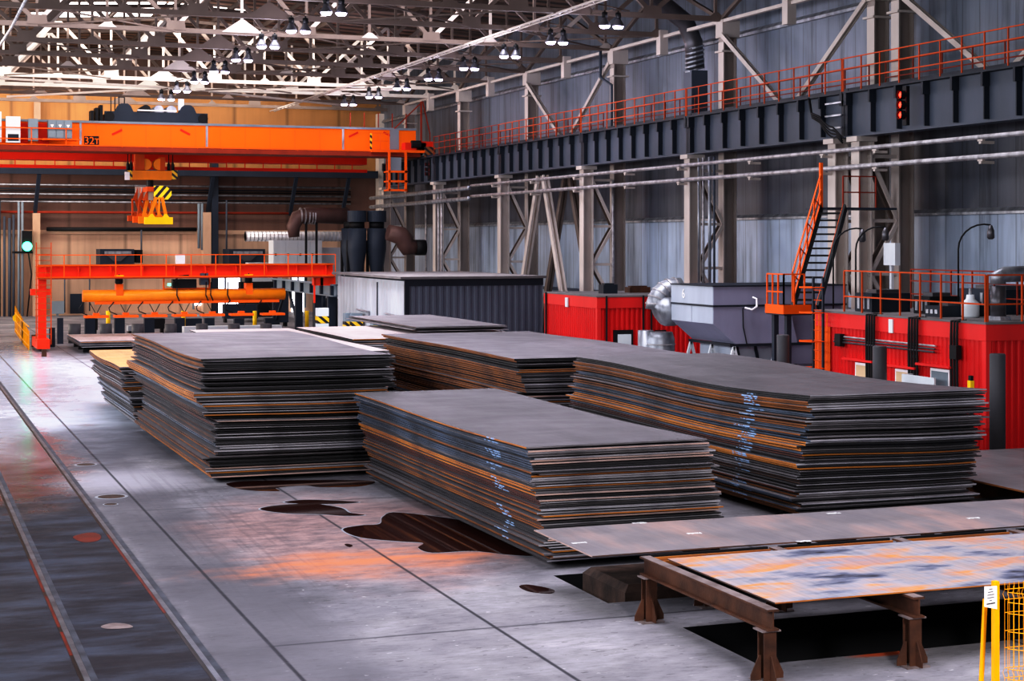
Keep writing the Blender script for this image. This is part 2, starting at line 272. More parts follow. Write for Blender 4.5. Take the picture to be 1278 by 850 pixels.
# ------------------------------------------------------------------ mesh building
ORG = {}
class MB:
    def __init__(s): s.v = []; s.f = []; s.mi = []; s.m = 0
    def add(s, vs, fs):
        o = len(s.v); s.v += [tuple(v) for v in vs]; s.f += [tuple(o+i for i in f) for f in fs]; s.mi += [s.m]*len(fs); return s
    def box(s, x0, x1, y0, y1, z0, z1):
        x0, x1 = min(x0, x1), max(x0, x1); y0, y1 = min(y0, y1), max(y0, y1); z0, z1 = min(z0, z1), max(z0, z1)
        return s.add([(x0,y0,z0),(x1,y0,z0),(x1,y1,z0),(x0,y1,z0),(x0,y0,z1),(x1,y0,z1),(x1,y1,z1),(x0,y1,z1)],
                     [(0,3,2,1),(4,5,6,7),(0,1,5,4),(1,2,6,5),(2,3,7,6),(3,0,4,7)])
    def bar(s, p, q, w, h, up=(0,0,1), off=(0,0)):
        "box from p to q, w sideways, h along up"
        p = Vector(p); q = Vector(q); d = (q-p).normalized(); u = Vector(up)
        if abs(d.dot(u)) > 0.98: u = Vector((0, 1, 0))
        sd = d.cross(u).normalized(); u = sd.cross(d).normalized()
        c = sd*off[0]+u*off[1]; vs = []
        for e in (p, q):
            for a, bb in ((-1,-1),(1,-1),(1,1),(-1,1)): vs.append(e+c+sd*a*w/2+u*bb*h/2)
        return s.add(vs, [(0,1,2,3),(7,6,5,4),(0,4,5,1),(1,5,6,2),(2,6,7,3),(3,7,4,0)])
    def ibeam(s, p, q, w, h, tf=0.02, tw=0.015, up=(0,0,1)):
        s.bar(p, q, w, tf, up, (0, h/2-tf/2)); s.bar(p, q, w, tf, up, (0, -h/2+tf/2)); return s.bar(p, q, tw, h-2*tf, up)
    def tube(s, pts, r, n=8, cap=True):
        pts = [Vector(p) for p in pts]; rs = r if isinstance(r, (list, tuple)) else [r]*len(pts); rings = []
        up = None
        for i, p in enumerate(pts):
            d = (pts[min(i+1, len(pts)-1)]-pts[max(i-1, 0)]).normalized()
            if up is None: up = Vector((0,0,1)) if abs(d.z) < 0.9 else Vector((1,0,0))
            sd = d.cross(up)
            if sd.length < 1e-4: sd = d.cross(Vector((1,0.1,0)))
            sd.normalize(); u2 = sd.cross(d).normalized(); up = u2
            rings.append([p+(sd*math.cos(2*math.pi*k/n)+u2*math.sin(2*math.pi*k/n))*rs[i] for k in range(n)])
        vs = [v for rg_ in rings for v in rg_]; fs = []
        for i in range(len(pts)-1):
            for k in range(n): fs.append((i*n+k, i*n+(k+1) % n, (i+1)*n+(k+1) % n, (i+1)*n+k))
        if cap: fs.append(tuple(range(n-1, -1, -1))); fs.append(tuple((len(pts)-1)*n+k for k in range(n)))
        return s.add(vs, fs)
    def lathe(s, c, prof, n=16):
        return s.tube([(c[0], c[1], c[2]+z) for z, r in prof], [r for z, r in prof], n)
    def poly(s, pts, ext):
        "flat polygon extruded by vector ext"
        pts = [Vector(p) for p in pts]; e = Vector(ext); n = len(pts)
        return s.add(pts+[p+e for p in pts], [tuple(range(n)), tuple(range(2*n-1, n-1, -1))]+[(i, i+n, (i+1) % n+n, (i+1) % n) for i in range(n)])
    def corr(s, p, q, z0, z1, nrm, pitch=0.25, dep=0.03):
        "vertical trapezoid-profile sheet from p to q"
        p = Vector((*p[:2], 0)); q = Vector((*q[:2], 0)); d = q-p; Ln = d.length; d.normalize(); nn = Vector((*nrm[:2], 0)).normalized()
        k = max(1, int(Ln/pitch)); pt = Ln/k; prof = []
        for i in range(k):
            a = i*pt; prof += [(a, 0), (a+pt*0.35, 0), (a+pt*0.5, dep), (a+pt*0.85, dep)]
        prof.append((Ln, 0)); vs = []
        for a, h in prof:
            w = p+d*a+nn*h; vs += [(w.x, w.y, z0), (w.x, w.y, z1)]
        return s.add(vs, [(2*i, 2*i+2, 2*i+3, 2*i+1) for i in range(len(prof)-1)])
    def build(s, name, mat, parent=None, smooth=False, **props):
        if parent is not None: o0 = ORG[parent]
        else:
            xs = [v[0] for v in s.v]; ys = [v[1] for v in s.v]; zs = [v[2] for v in s.v]
            o0 = Vector(((min(xs)+max(xs))/2, (min(ys)+max(ys))/2, min(zs)))
        me = bpy.data.meshes.new(name); me.from_pydata([(v[0]-o0[0], v[1]-o0[1], v[2]-o0[2]) for v in s.v], [], s.f)
        for mm in (mat if isinstance(mat, (list, tuple)) else [mat]): me.materials.append(M[mm])
        me.polygons.foreach_set('material_index', s.mi)
        if smooth: me.polygons.foreach_set('use_smooth', [len(f) == 4 for f in s.f])
        me.update(); o = bpy.data.objects.new(name, me); C.objects.link(o)
        if parent is None: o.location = o0
        else: o.parent = parent
        ORG[o] = o0
        for k, v in props.items(): o[k] = v
        return o
def tag(o, label, cat, group=None, kind=None):
    o['label'] = label; o['category'] = cat
    if group: o['group'] = group
    if kind: o['kind'] = kind
    return o
def thing(name, loc, label, cat, group=None):
    e = bpy.data.objects.new(name, None); e.empty_display_size = 0.2; C.objects.link(e); e.location = loc; ORG[e] = Vector(loc)
    return tag(e, label, cat, group)
def solo(mb, name, mat, label, cat, group=None, smooth=False):
    return tag(mb.build(name, mat, None, smooth), label, cat, group)
def struct(mb, name, mat): o = mb.build(name, mat); o['kind'] = 'structure'; return o
def copy_thing(root, loc, label):
    r = root.copy(); C.objects.link(r); r.location = loc; r['label'] = label
    for ch in root.children:
        c_ = ch.copy(); C.objects.link(c_); c_.parent = r
        for g_ in ch.children:
            d_ = g_.copy(); C.objects.link(d_); d_.parent = c_
    return r
def text(s, size, loc, rot, mat, parent, name='lettering', depth=0.004):
    cu = bpy.data.curves.new('lettering', 'FONT'); cu.body = s; cu.size = size; cu.extrude = depth; cu.align_x = 'CENTER'; cu.align_y = 'CENTER'
    t = bpy.data.objects.new('lettering_source', cu); C.objects.link(t)
    me = bpy.data.meshes.new_from_object(t.evaluated_get(bpy.context.evaluated_depsgraph_get())) if False else t.to_mesh().copy()
    bpy.data.objects.remove(t); me.materials.clear(); me.materials.append(M[mat])
    o = bpy.data.objects.new(name, me); C.objects.link(o); o.parent = parent
    o.location = Vector(loc)-ORG[parent]; o.rotation_euler = rot; return o
ONES = ['', 'first', 'second', 'third', 'fourth', 'fifth', 'sixth', 'seventh', 'eighth', 'ninth', 'tenth', 'eleventh', 'twelfth', 'thirteenth', 'fourteenth', 'fifteenth', 'sixteenth', 'seventeenth', 'eighteenth', 'nineteenth']
TENS = {2: 'twent', 3: 'thirt', 4: 'fort', 5: 'fift'}
def ordw(n):
    if n < 20: return ONES[n]
    return TENS[n//10]+('ieth' if n % 10 == 0 else 'y-'+ONES[n % 10])
#PART2
# ------------------------------------------------------------------ the room
WX, WY, LX, FY, RZ = 35.3, 125.0, -7.0, -12.0, 20.5
PITS = [(10.35, 19.0, 30.0, 21.2), (10.0, 23.0, 19.5, 25.2)]
fm = MB()
xs = sorted({LX, WX, 10.0, 10.35, 19.5, 30.0}); ys = sorted({FY, WY, 19.0, 21.2, 23.0, 25.2})
for i in range(len(xs)-1):
    for j in range(len(ys)-1):
        cx, cy = (xs[i]+xs[i+1])/2, (ys[j]+ys[j+1])/2
        if any(a < cx < c_ and b_ < cy < d for a, b_, c_, d in PITS): continue
        fm.add([(xs[i], ys[j], 0), (xs[i+1], ys[j], 0), (xs[i+1], ys[j+1], 0), (xs[i], ys[j+1], 0)], [(0, 1, 2, 3)])
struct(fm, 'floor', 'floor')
for (a, b_, c_, d), nm in zip(PITS, ('trim_1', 'trim_2')):
    p = MB(); p.add([(a,b_,0),(c_,b_,0),(c_,d,0),(a,d,0),(a,b_,-1.2),(c_,b_,-1.2),(c_,d,-1.2),(a,d,-1.2)], [(0,1,5,4),(1,2,6,5),(2,3,7,6),(3,0,4,7),(4,5,6,7)])
    struct(p, nm, 'pit')
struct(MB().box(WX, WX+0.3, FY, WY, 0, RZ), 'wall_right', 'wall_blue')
struct(MB().box(LX-0.3, LX, FY, WY, 0, RZ), 'wall_left', 'wall_plain')
struct(MB().box(LX, WX, FY-0.3, FY, 0, RZ), 'wall_front', 'wall_plain')
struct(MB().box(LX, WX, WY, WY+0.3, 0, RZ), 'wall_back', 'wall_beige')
MIDX = 15.2
def roofz(x): return 19.4-abs(x-MIDX)*0.055
cm = MB()
for x0, x1 in ((LX-0.3, MIDX), (MIDX, WX+0.3)):
    cm.add([(x0,FY-.3,roofz(x0)),(x1,FY-.3,roofz(x1)),(x1,WY+.3,roofz(x1)),(x0,WY+.3,roofz(x0)),(x0,FY-.3,roofz(x0)+.3),(x1,FY-.3,roofz(x1)+.3),(x1,WY+.3,roofz(x1)+.3),(x0,WY+.3,roofz(x0)+.3)],
           [(0,3,2,1),(4,5,6,7),(0,1,5,4),(1,2,6,5),(2,3,7,6),(3,0,4,7)])
struct(cm, 'ceiling', 'roof_deck')
# ledges on the side wall (flashings)
n = 0
for z, d, h in ((6.3, 0.16, 0.22), (14.36, 0.2, 0.3), (10.6, 0.16, 0.2), (2.6, 0.12, 0.16)):
    n += 1; struct(MB().poly([(WX,FY,z+h),(WX-d,FY,z+h*0.4),(WX-d,FY,z),(WX,FY,z)], (0,WY-FY,0)), 'trim_%d' % (n+2), 'silver' if z > 6 else 'girder')
struct(MB().box(6, WX-0.2, WY-0.2, WY, 5.85, 6.15), 'trim_7', 'beige')
# glazed skylight strips; overhead fill lights added, unseen left windows as area lights
def sky(i, x0, x1, y0, y1):
    za, zb = roofz(x0)-0.06, roofz(x1)-0.06
    w = MB(); w.add([(x0,y0,za),(x1,y0,zb),(x1,y1,zb),(x0,y1,za),(x0,y0,za+.05),(x1,y0,zb+.05),(x1,y1,zb+.05),(x0,y1,za+.05)],
        [(0,3,2,1),(4,5,6,7),(0,1,5,4),(1,2,6,5),(2,3,7,6),(3,0,4,7)])
    struct(w, 'window_%d' % i, 'sky_glow')
sky(1, 9.4, 15.1, 99.6, 102.4); sky(2, 7.8, 15.1, 104.0, 106.0); sky(3, 15.3, 20.0, 99.6, 101.0)
def lamp(kind, name, loc, rot, energy, col, sx=1, sy=1, spread=None):
    d = bpy.data.lights.new(name, kind); d.energy = energy; d.color = col
    if kind == 'AREA': d.shape = 'RECTANGLE'; d.size = sx; d.size_y = sy
    if spread: d.spread = math.radians(spread)
    o = bpy.data.objects.new(name, d); C.objects.link(o); o.location = loc; o.rotation_euler = rot; return o
R = math.radians
lamp('AREA', 'overhead_fill_light', (13, 20, 18.6), (0, 0, 0), 2600, (0.93, 0.92, 1.0), 22, 18, 110)  # added overhead fill lights with no glazing built above them
lamp('AREA', 'overhead_fill_light', (15, 48, 18.6), (0, 0, 0), 3600, (0.93, 0.92, 1.0), 26, 14, 110)
lamp('AREA', 'overhead_fill_light', (15, 74, 18.6), (0, 0, 0), 4500, (0.97, 0.94, 1.0), 24, 6, 110)
lamp('AREA', 'unseen_window_light', (LX+0.3, 40, 9.5), (0, R(-90), 0), 12500, (0.90, 0.93, 1.0), 7, 90)
lamp('AREA', 'unseen_window_light', (LX+0.3, 108, 9.5), (0, R(-90), 0), 7000, (1.0, 0.9, 0.82), 7, 30)
lamp('AREA', 'overhead_fill_light', (14, 97, 18.3), (R(35), 0, 0), 2600, (1.0, 0.93, 0.87), 30, 5)  # added lamp, tilted to brighten the back wall and the crane
lamp('AREA', 'overhead_fill_light', (14, 117, 17.6), (R(20), 0, 0), 2600, (1.0, 0.92, 0.85), 30, 4)  # added lamp washing the back wall
o = lamp('AREA', 'foreground_fill_light', (8, -4, 12), (0, 0, 0), 650, (1.0, 0.97, 0.95), 3, 3, 70); o.rotation_euler = (Vector((8, -4, 12))-Vector((12, 17, 0.5))).to_track_quat('Z', 'Y').to_euler()  # added unseen lamp behind the camera, brightens fence notice and rack legs
# ------------------------------------------------------------------ stacks of steel plates
SIDE = ['edge_rust', 'edge_orange', 'edge_brown', 'edge_blue', 'edge_black', 'edge_grey', 'edge_maroon']
FRONT = ['edge_steel', 'edge_grey', 'edge_black', 'edge_pink', 'edge_orange']
def plate_mesh(w, l, t, shape, side, front, top, nx=8, ny=10):
    vs = []; fs = []; mi = []
    for lay in (0, 1):
        for j in range(ny+1):
            for i in range(nx+1):
                u, v = i/nx, j/ny; vs.append(((u-.5)*w, (v-.5)*l, shape(u, v)+lay*t))
    o = (nx+1)*(ny+1); ix = lambda i, j, k: k*o+j*(nx+1)+i
    for j in range(ny):
        for i in range(nx):
            fs.append((ix(i,j,1), ix(i+1,j,1), ix(i+1,j+1,1), ix(i,j+1,1))); mi.append(0)
            fs.append((ix(i,j,0), ix(i,j+1,0), ix(i+1,j+1,0), ix(i+1,j,0))); mi.append(0)
    for i in range(nx):
        fs.append((ix(i,0,0), ix(i+1,0,0), ix(i+1,0,1), ix(i,0,1))); mi.append(2)
        fs.append((ix(i+1,ny,0), ix(i,ny,0), ix(i,ny,1), ix(i+1,ny,1))); mi.append(2)
    for j in range(ny):
        fs.append((ix(0,j+1,0), ix(0,j,0), ix(0,j,1), ix(0,j+1,1))); mi.append(1)
        fs.append((ix(nx,j,0), ix(nx,j+1,0), ix(nx,j+1,1), ix(nx,j,1))); mi.append(1)
    me = bpy.data.meshes.new('steel_plate'); me.from_pydata(vs, [], fs)
    for mm in (top, side, front): me.materials.append(M[mm])
    me.polygons.foreach_set('material_index', mi); me.update(); return me
def stack(where, tops, n, x0, x1, y0, y1, ztop, rot=0.0, z0=0.12, marks=0, lean=(0, 0), sidew=None, frontw=None, jit=0.07, sag=0.05, bands=(), top='scale_top', toplabel=None, twist=0.0, skid=True):
    """plates piled from the floor; x0..x1, y0..y1 is the top plate"""
    gaps = [random.choice((0, 0, 0, 0.12, 0.5)) for _ in range(n)]; pitch = (ztop-z0)/(n+sum(gaps[1:])); W, Ln = x1-x0, y1-y0; cx, cy = (x0+x1)/2, (y0+y1)/2
    ph = random.uniform(0, 6); run = 0; side = 'edge_rust'; gx = gy = 0; gr = 0; z = z0
    for k in range(n):
        if run <= 0:
            run = random.choice((1, 1, 2, 2, 3, 4)); side = random.choices(SIDE, tuple(sidew or (3, 3, 2, 2, 2, 1))+(1.5,))[0]
            gx, gy, gr = random.uniform(-jit, jit)*0.8, random.uniform(-jit, jit)*1.3, random.uniform(-0.25, 0.25)
        run -= 1
        t = pitch*(random.choice((0.66, 0.72, 0.76)) if side in ('edge_rust', 'edge_orange', 'edge_blue') else random.choice((0.42, 0.5, 0.6)))
        fr = random.choices(FRONT, frontw or (5, 3, 2, 1, 1))[0]
        f = 1-k/(n-1.0)                                  # 0 at the top plate
        a, b_ = random.uniform(-0.003, 0.003), random.uniform(-0.003, 0.003)
        def shp(u, v, f=f, a=a, b_=b_):
            return sag*(1-f)*(math.sin(math.pi*2*v+ph)*0.5+math.sin(math.pi*v)*-0.4) + a*math.sin(5*v+ph)+b_*math.cos(4*u) + sag*0.35*(1-abs(2*f-1))*math.sin(math.pi*u*1.2+ph*0.6)
        tp = top if k == n-1 else 'scale_top_b'
        me = plate_mesh(W+random.uniform(-.03, .03), Ln+random.uniform(-.08, .08), t, shp, side, fr, tp)
        o = bpy.data.objects.new('steel_plate', me); C.objects.link(o); o.color = (1, 1, 1, 1) if marks else (0, 0, 0, 1)
        jx = gx+random.gauss(0, jit*0.35); jy = gy+random.gauss(0, jit*0.5)
        if k == n-1: jx = jy = 0
        for (b0, b1, dx, dy) in bands:
            if b0 <= f <= b1: jx += dx; jy += dy
        if random.random() < 0.06 and k < n-3: jx += random.choice((-1, 1))*jit*1.6
        o.location = (cx+lean[0]*f+jx, cy+lean[1]*f+jy, z); o.rotation_euler = (0, 0, R(rot+twist*f+(gr*0.6 if k < n-1 else 0)))
        z += pitch*(1+(gaps[k+1] if k < n-1 else 0)); d = n-k
        desc = {'edge_rust': 'rust-edged', 'edge_orange': 'orange-edged', 'edge_brown': 'brown-edged', 'edge_blue': 'blue-grey-edged', 'edge_black': 'black-edged', 'edge_grey': 'grey-edged', 'edge_maroon': 'maroon-edged'}[side]
        if d == 1: lab = toplabel or 'topmost grey steel plate of the '+where
        else: lab = '%s steel plate, %s from the top of the %s' % (desc, ordw(d), where)
        if k == 0: lab = 'bottom steel plate lying nearest the floor in the '+where
        tag(o, lab, 'steel plate', 'plates of the '+where)
    if skid:
        for q, yy in enumerate((y0+0.9, cy, y1-0.9)):
            solo(MB().box(x0+lean[0]+0.25, x1+lean[0]-0.25, yy-0.08+lean[1], yy+0.08+lean[1], 0.0, z0-0.012), 'timber_bearer', 'black',
                 '%s dark bearer under the %s' % (('nearest', 'middle', 'farthest')[q], where), 'bearer', 'bearers under the '+where)
stack('tall left stack', None, 52, 6.42, 10.85, 37.4, 48.3, 2.79, rot=0.4, lean=(0.15, 0), sidew=(3, 2.5, 3, 2, 4, 1.5), frontw=(4, 3, 5, 0.8, 0.6),
      bands=((0.0, 0.25, -0.03, -0.05), (0.27, 0.36, -0.18, 0.12), (0.5, 0.8, 0.12, -0.25)), jit=0.09, sag=0.06, toplabel='topmost grey steel plate of the tall left stack')
stack('lower orange-topped stack', None, 28, 6.1, 10.4, 48.9, 56.8, 1.8, rot=0.0, lean=(0.5, 0), sidew=(2, 1, 3, 2, 4, 3), jit=0.09, top='orange_top',
      toplabel='orange-topped steel plate uppermost on the lower stack behind the tall left stack')
stack('central front stack', None, 45, 9.72, 13.05, 25.85, 36.4, 2.0, marks=1, rot=0.6, lean=(0.35, -0.1), sidew=(4, 6, 2, 2.5, 1.2, 0.5), frontw=(4, 4, 2, 2, 1.2), jit=0.06, sag=0.035,
      toplabel='topmost grey steel plate of the central front stack')
stack('wide middle stack', None, 32, 16.25, 21.8, 44.0, 57.3, 2.13, rot=0.3, lean=(0.45, 0), sidew=(5, 2, 4, 0.6, 2.5, 0.5), frontw=(4, 4, 3, 1, 0.6), jit=0.09,
      toplabel='topmost grey steel plate of the wide middle stack behind the central one')
stack('curved right stack', None, 52, 16.5, 20.55, 28.35, 39.9, 2.42, marks=1, rot=0.5, lean=(-0.32, 0), sidew=(5, 4, 3, 3, 1.5, 0.4), frontw=(2, 4, 6, 0.5, 0.3), jit=0.08, sag=0.10,
      toplabel='topmost grey steel plate of the tall curved stack on the right')
stack('pale stack behind the left one', None, 24, 10.9, 14.85, 51.6, 66.0, 1.93, sidew=(1, 1, 2, 2, 3, 3), jit=0.05, sag=0.02, top='bright_top',  # reflected light put into the bright top of this stack and the next
      toplabel='pale bright steel plate uppermost behind the tall left stack')
stack('far wide stack', None, 22, 15.4, 22.2, 58.2, 67.0, 1.93, sidew=(1, 1, 2, 2, 3, 3), jit=0.05, sag=0.02, top='bright_top',
      toplabel='pale steel plate uppermost on the far wide stack under the dark plates')
stack('thin dark pile before the shed', None, 5, 18.45, 22.1, 60.5, 70.4, 2.17, z0=1.985, sidew=(0, 0, 1, 1, 4, 3), jit=0.12, sag=0.01, top='scale_top_b', skid=False,
      toplabel='topmost dark steel plate lying before the grey shed')
stack('low flat stack by the gantry leg', None, 7, 8.4, 13.2, 82.4, 88.6, 0.60, z0=0.30, jit=0.05, sag=0.01, sidew=(0, 0, 1, 2, 3, 4), top='bright_top',
      toplabel='pale grey steel plate uppermost on the low flat stack by the gantry')
# ------------------------------------------------------------------ foreground racks and sheets
def leg(parent, x, y, ztop, w=0.17):
    m = MB(); m.ibeam((x, y, 0.02), (x, y, ztop-0.02), w, w, 0.02, 0.02, up=(0, 1, 0)); l = m.build('leg', 'rust', parent)
    MB().box(x-0.17, x+0.17, y-0.15, y+0.15, 0, 0.02).build('base_plate', 'rust_edge', l); MB().box(x-0.13, x+0.13, y-0.12, y+0.12, ztop-0.02, ztop).build('cap_plate', 'rust_edge', l)
    for dx, dy in ((1, 0), (-1, 0), (0, 1), (0, -1)):
        a = Vector((dx, dy, 0)); s = Vector((dy, dx, 0))*0.007
        p0 = Vector((x, y, 0.02))+a*w/2
        MB().poly([p0-s, p0+a*0.14-s, p0+a*0.14+Vector((0,0,.07))-s, p0+a*0.03+Vector((0,0,.30))-s, p0+Vector((0,0,.30))-s], s*2).build('gusset', 'rust', l)
    return l
fx = thing('steel_rack', (10.1, 18.4, 0), 'rusty steel rack of beams on gusseted legs carrying the stained sheet', 'rack')
ZT = 0.90
for bx in (10.07, 12.15, 14.25, 16.35, 18.4):
    m = MB().ibeam((bx, 18.12, ZT-0.13), (bx, 21.85, ZT-0.13), 0.16, 0.26, 0.025, 0.02); o = m.build('cross_beam', 'rust', fx)
    MB().box(bx-0.075, bx+0.075, 18.13, 21.84, ZT, ZT+0.004).build('flange_top', 'rust_edge', o)
    leg(fx, bx, 18.28, ZT-0.26); leg(fx, bx, 21.7, ZT-0.26)
for y_ in (21.70,):
    for q, bx in enumerate((10.07, 12.15, 14.25, 16.35)):
        MB().box(bx+0.09, bx+1.99, y_+0.16, y_+0.20, ZT-0.45, ZT+0.006).build('spacer_beam', 'black', fx)
        MB().box(bx+0.09, bx+1.99, y_+0.08, y_+0.11, ZT-0.10, ZT-0.018).build('rust_strip', 'edge_orange', fx); MB().box(bx+0.09, bx+1.99, y_-0.20, y_-0.17, ZT-0.10, ZT-0.02).build('rust_strip', 'edge_orange', fx)
def sheet(x0, x1, y0, y1, z, t, mats, label, group=None, skew=0.0):
    me = plate_mesh(x1-x0, y1-y0, t, lambda u, v: 0.004*math.sin(9*u), mats[1], mats[2], mats[0], 12, 5)
    o = bpy.data.objects.new('steel_sheet', me); C.objects.link(o); o.location = ((x0+x1)/2, (y0+y1)/2, z); o.rotation_euler = (0, 0, R(skew)); return tag(o, label, 'steel sheet', group)
sheet(10.22, 19.6, 18.35, 21.42, ZT+0.012, 0.018, ('stained_top', 'edge_brown', 'edge_orange'), 'stained steel sheet with orange and blue streaks on the front rack')
o = sheet(9.3, 19.0, 21.95, 24.25, ZT+0.012, 0.02, ('pinkish_top', 'edge_pink', 'edge_brown'), 'long grey steel sheet overhanging left behind the stained sheet')
for i, (px, py) in enumerate(((723, 678), (798, 653), (866, 666), (1003, 676), (1215, 647), (1040, 641))):
    x, y, _ = fl(px, py, ZT+0.03); mk = MB()
    for k in range(7): mk.box(x+k*0.035-0.12, x+k*0.035-0.105+random.uniform(0, 0.012), y-0.05+random.uniform(-.02, .03), y+random.uniform(0.0, 0.05), ZT+0.036, ZT+0.038)
    for k in range(2): mk.box(x-0.12, x+0.08, y-0.03+k*0.05, y-0.02+k*0.05, ZT+0.036, ZT+0.038)
    mk.build('chalk_mark', 'chalk', None)
    q = bpy.data.objects[-1] if False else None
for ob in [o_ for o_ in C.objects if o_.name.startswith('chalk_mark')]:
    wl = ob.location.copy(); ob.parent = o; ob.location = wl-o.location
f2 = thing('steel_rack', (12, 24, 0), 'dark steel trestle standing in the pit under the long grey sheet', 'rack')
for bx in (11.3, 13.6, 15.9, 18.2):
    MB().ibeam((bx, 22.05, ZT-0.11), (bx, 24.35, ZT-0.11), 0.14, 0.2, 0.02, 0.02).build('cross_beam', 'rust', f2)
    for yy in (22.3, ): leg(f2, bx, yy, ZT-0.21)
for bx in (13.6, 15.9, 18.2): MB().box(bx-0.08, bx+0.08, 23.4, 23.56, -1.2, ZT-0.21).build('post', 'rust', f2)
def chamfer_block(x0, x1, y0, y1, z0, z1, c):
    return MB().add([(x0,y0,z0),(x1,y0,z0),(x1,y1,z0),(x0,y1,z0),(x0,y0,z1-c),(x1,y0,z1-c),(x1,y1,z1-c),(x0,y1,z1-c),(x0+c,y0+c,z1),(x1-c,y0+c,z1),(x1-c,y1-c,z1),(x0+c,y1-c,z1)],
        [(3,2,1,0),(0,1,5,4),(1,2,6,5),(2,3,7,6),(3,0,4,7),(4,5,9,8),(5,6,10,9),(6,7,11,10),(7,4,8,11),(8,9,10,11)])
solo(chamfer_block(10.3, 12.9, 23.05, 24.7, -1.2, 0.22, 0.10), 'concrete_block', 'concrete_block', 'dark rusty chamfered concrete block rising from the pit beside the front rack', 'block')
# plate on low blocks right of the tall curved stack
sheet(20.95, 28.5, 26.2, 33.4, 0.42, 0.035, ('scale_top_b', 'edge_rust', 'edge_rust'), 'dark grey steel sheet on low bearers right of the curved stack')
for q, yy in enumerate((27.0, 29.8, 32.6)):
    solo(MB().box(21.1, 28.2, yy-0.12, yy+0.12, 0, 0.41), 'timber_bearer', 'rust', 'rusty bearer, %s one under the low sheet right of the curved stack' % ('nearest', 'middle', 'farthest')[q], 'bearer', 'bearers under the low right sheet')
sheet(19.9, 27.5, 25.35, 26.05, 0.25, 0.03, ('scale_top_b', 'edge_grey', 'edge_rust'), 'narrow steel offcut lying in front of the low right sheet')
for q, xx in enumerate((21.0, 26.0)):
    solo(MB().box(xx, xx+0.2, 25.4, 26.0, 0, 0.24), 'timber_bearer', 'black', '%s short block under the narrow steel offcut' % ('left', 'right')[q], 'bearer')
# ------------------------------------------------------------------ yellow mesh fence with its notice
def mesh_panel(fence, p, q, z0, z1):
    p = Vector(p); q = Vector(q); d = q-p; Ln = d.length; d.normalize(); nrm = Vector((-d.y, d.x, 0)); m = MB()
    k = int(Ln/0.055)
    for i in range(k+1):
        a = p+d*(Ln*i/k); pts = [(a.x, a.y, z0)]
        for zz in (z0+0.35, z0+1.0, z1-0.12):
            pts += [(a.x, a.y, zz-0.05), (a.x+nrm.x*0.03, a.y+nrm.y*0.03, zz), (a.x, a.y, zz+0.05)]
        pts.append((a.x, a.y, z1)); m.tube(pts, 0.003, 4, False)
    m.build('vertical_wires', 'fence_yellow', fence)
    m = MB()
    for zz in [z0+0.02, z0+0.3, z0+0.4, z0+0.6, z0+0.78, z0+0.95, z0+1.05, z0+1.25, z0+1.42, z0+1.6, z1-0.17, z1-0.07]:
        if zz < z1: m.tube([(p.x, p.y, zz), (q.x, q.y, zz)], 0.004, 4)
    m.build('horizontal_wires', 'fence_yellow', fence)
f = thing('mesh_fence', (10.3, 14.0, 0), 'bright yellow wire mesh fence with a white notice at lower right', 'fence')
pA = (10.27, 14.0)
MB().box(pA[0]-0.028, pA[0]+0.028, pA[1]-0.028, pA[1]+0.028, 0, 2.02).build('post', 'fence_yellow', f)
MB().box(12.9, 12.97, 13.97, 14.03, 0, 2.0).build('post', 'fence_yellow', f)
m = MB().bar((10.19, 14.2, 0), (10.295, 14.2, 1.80), 0.035, 0.035).build('brace_post', 'fence_yellow', f)
mesh_panel(f, (10.38, 14.0, 0), (12.9, 14.0, 0), 0.1, 2.0)
MB().box(11.9, 11.96, 11.97, 12.03, 0, 2.0).build('post', 'fence_yellow', f)
mesh_panel(f, (10.38, 13.95, 0), (11.9, 12.03, 0), 0.1, 1.98)
s = MB().poly([(10.07, 13.90, 1.80), (10.245, 13.94, 1.755), (10.245, 13.94, 1.985), (10.07, 13.90, 2.0)], (0.0, 0.006, 0)).build('notice', 'sign_white', f)
for r_ in range(6):
    w = (0.05, 0.08, 0.10, 0.10, 0.04, 0.12)[r_]; zz = 1.965-r_*0.028; xc = 10.157; m = MB(); n_ = int(w/0.012)
    for k in range(n_):
        x = xc-w/2+k*0.012; y = 13.90+(x-10.07)*0.23-0.003; m.box(x, x+0.008, y, y+0.001, zz-0.004-(0.004 if r_ == 5 else 0), zz+0.004)
    m.build('printed_line', 'black' if r_ == 5 else 'girder', s)
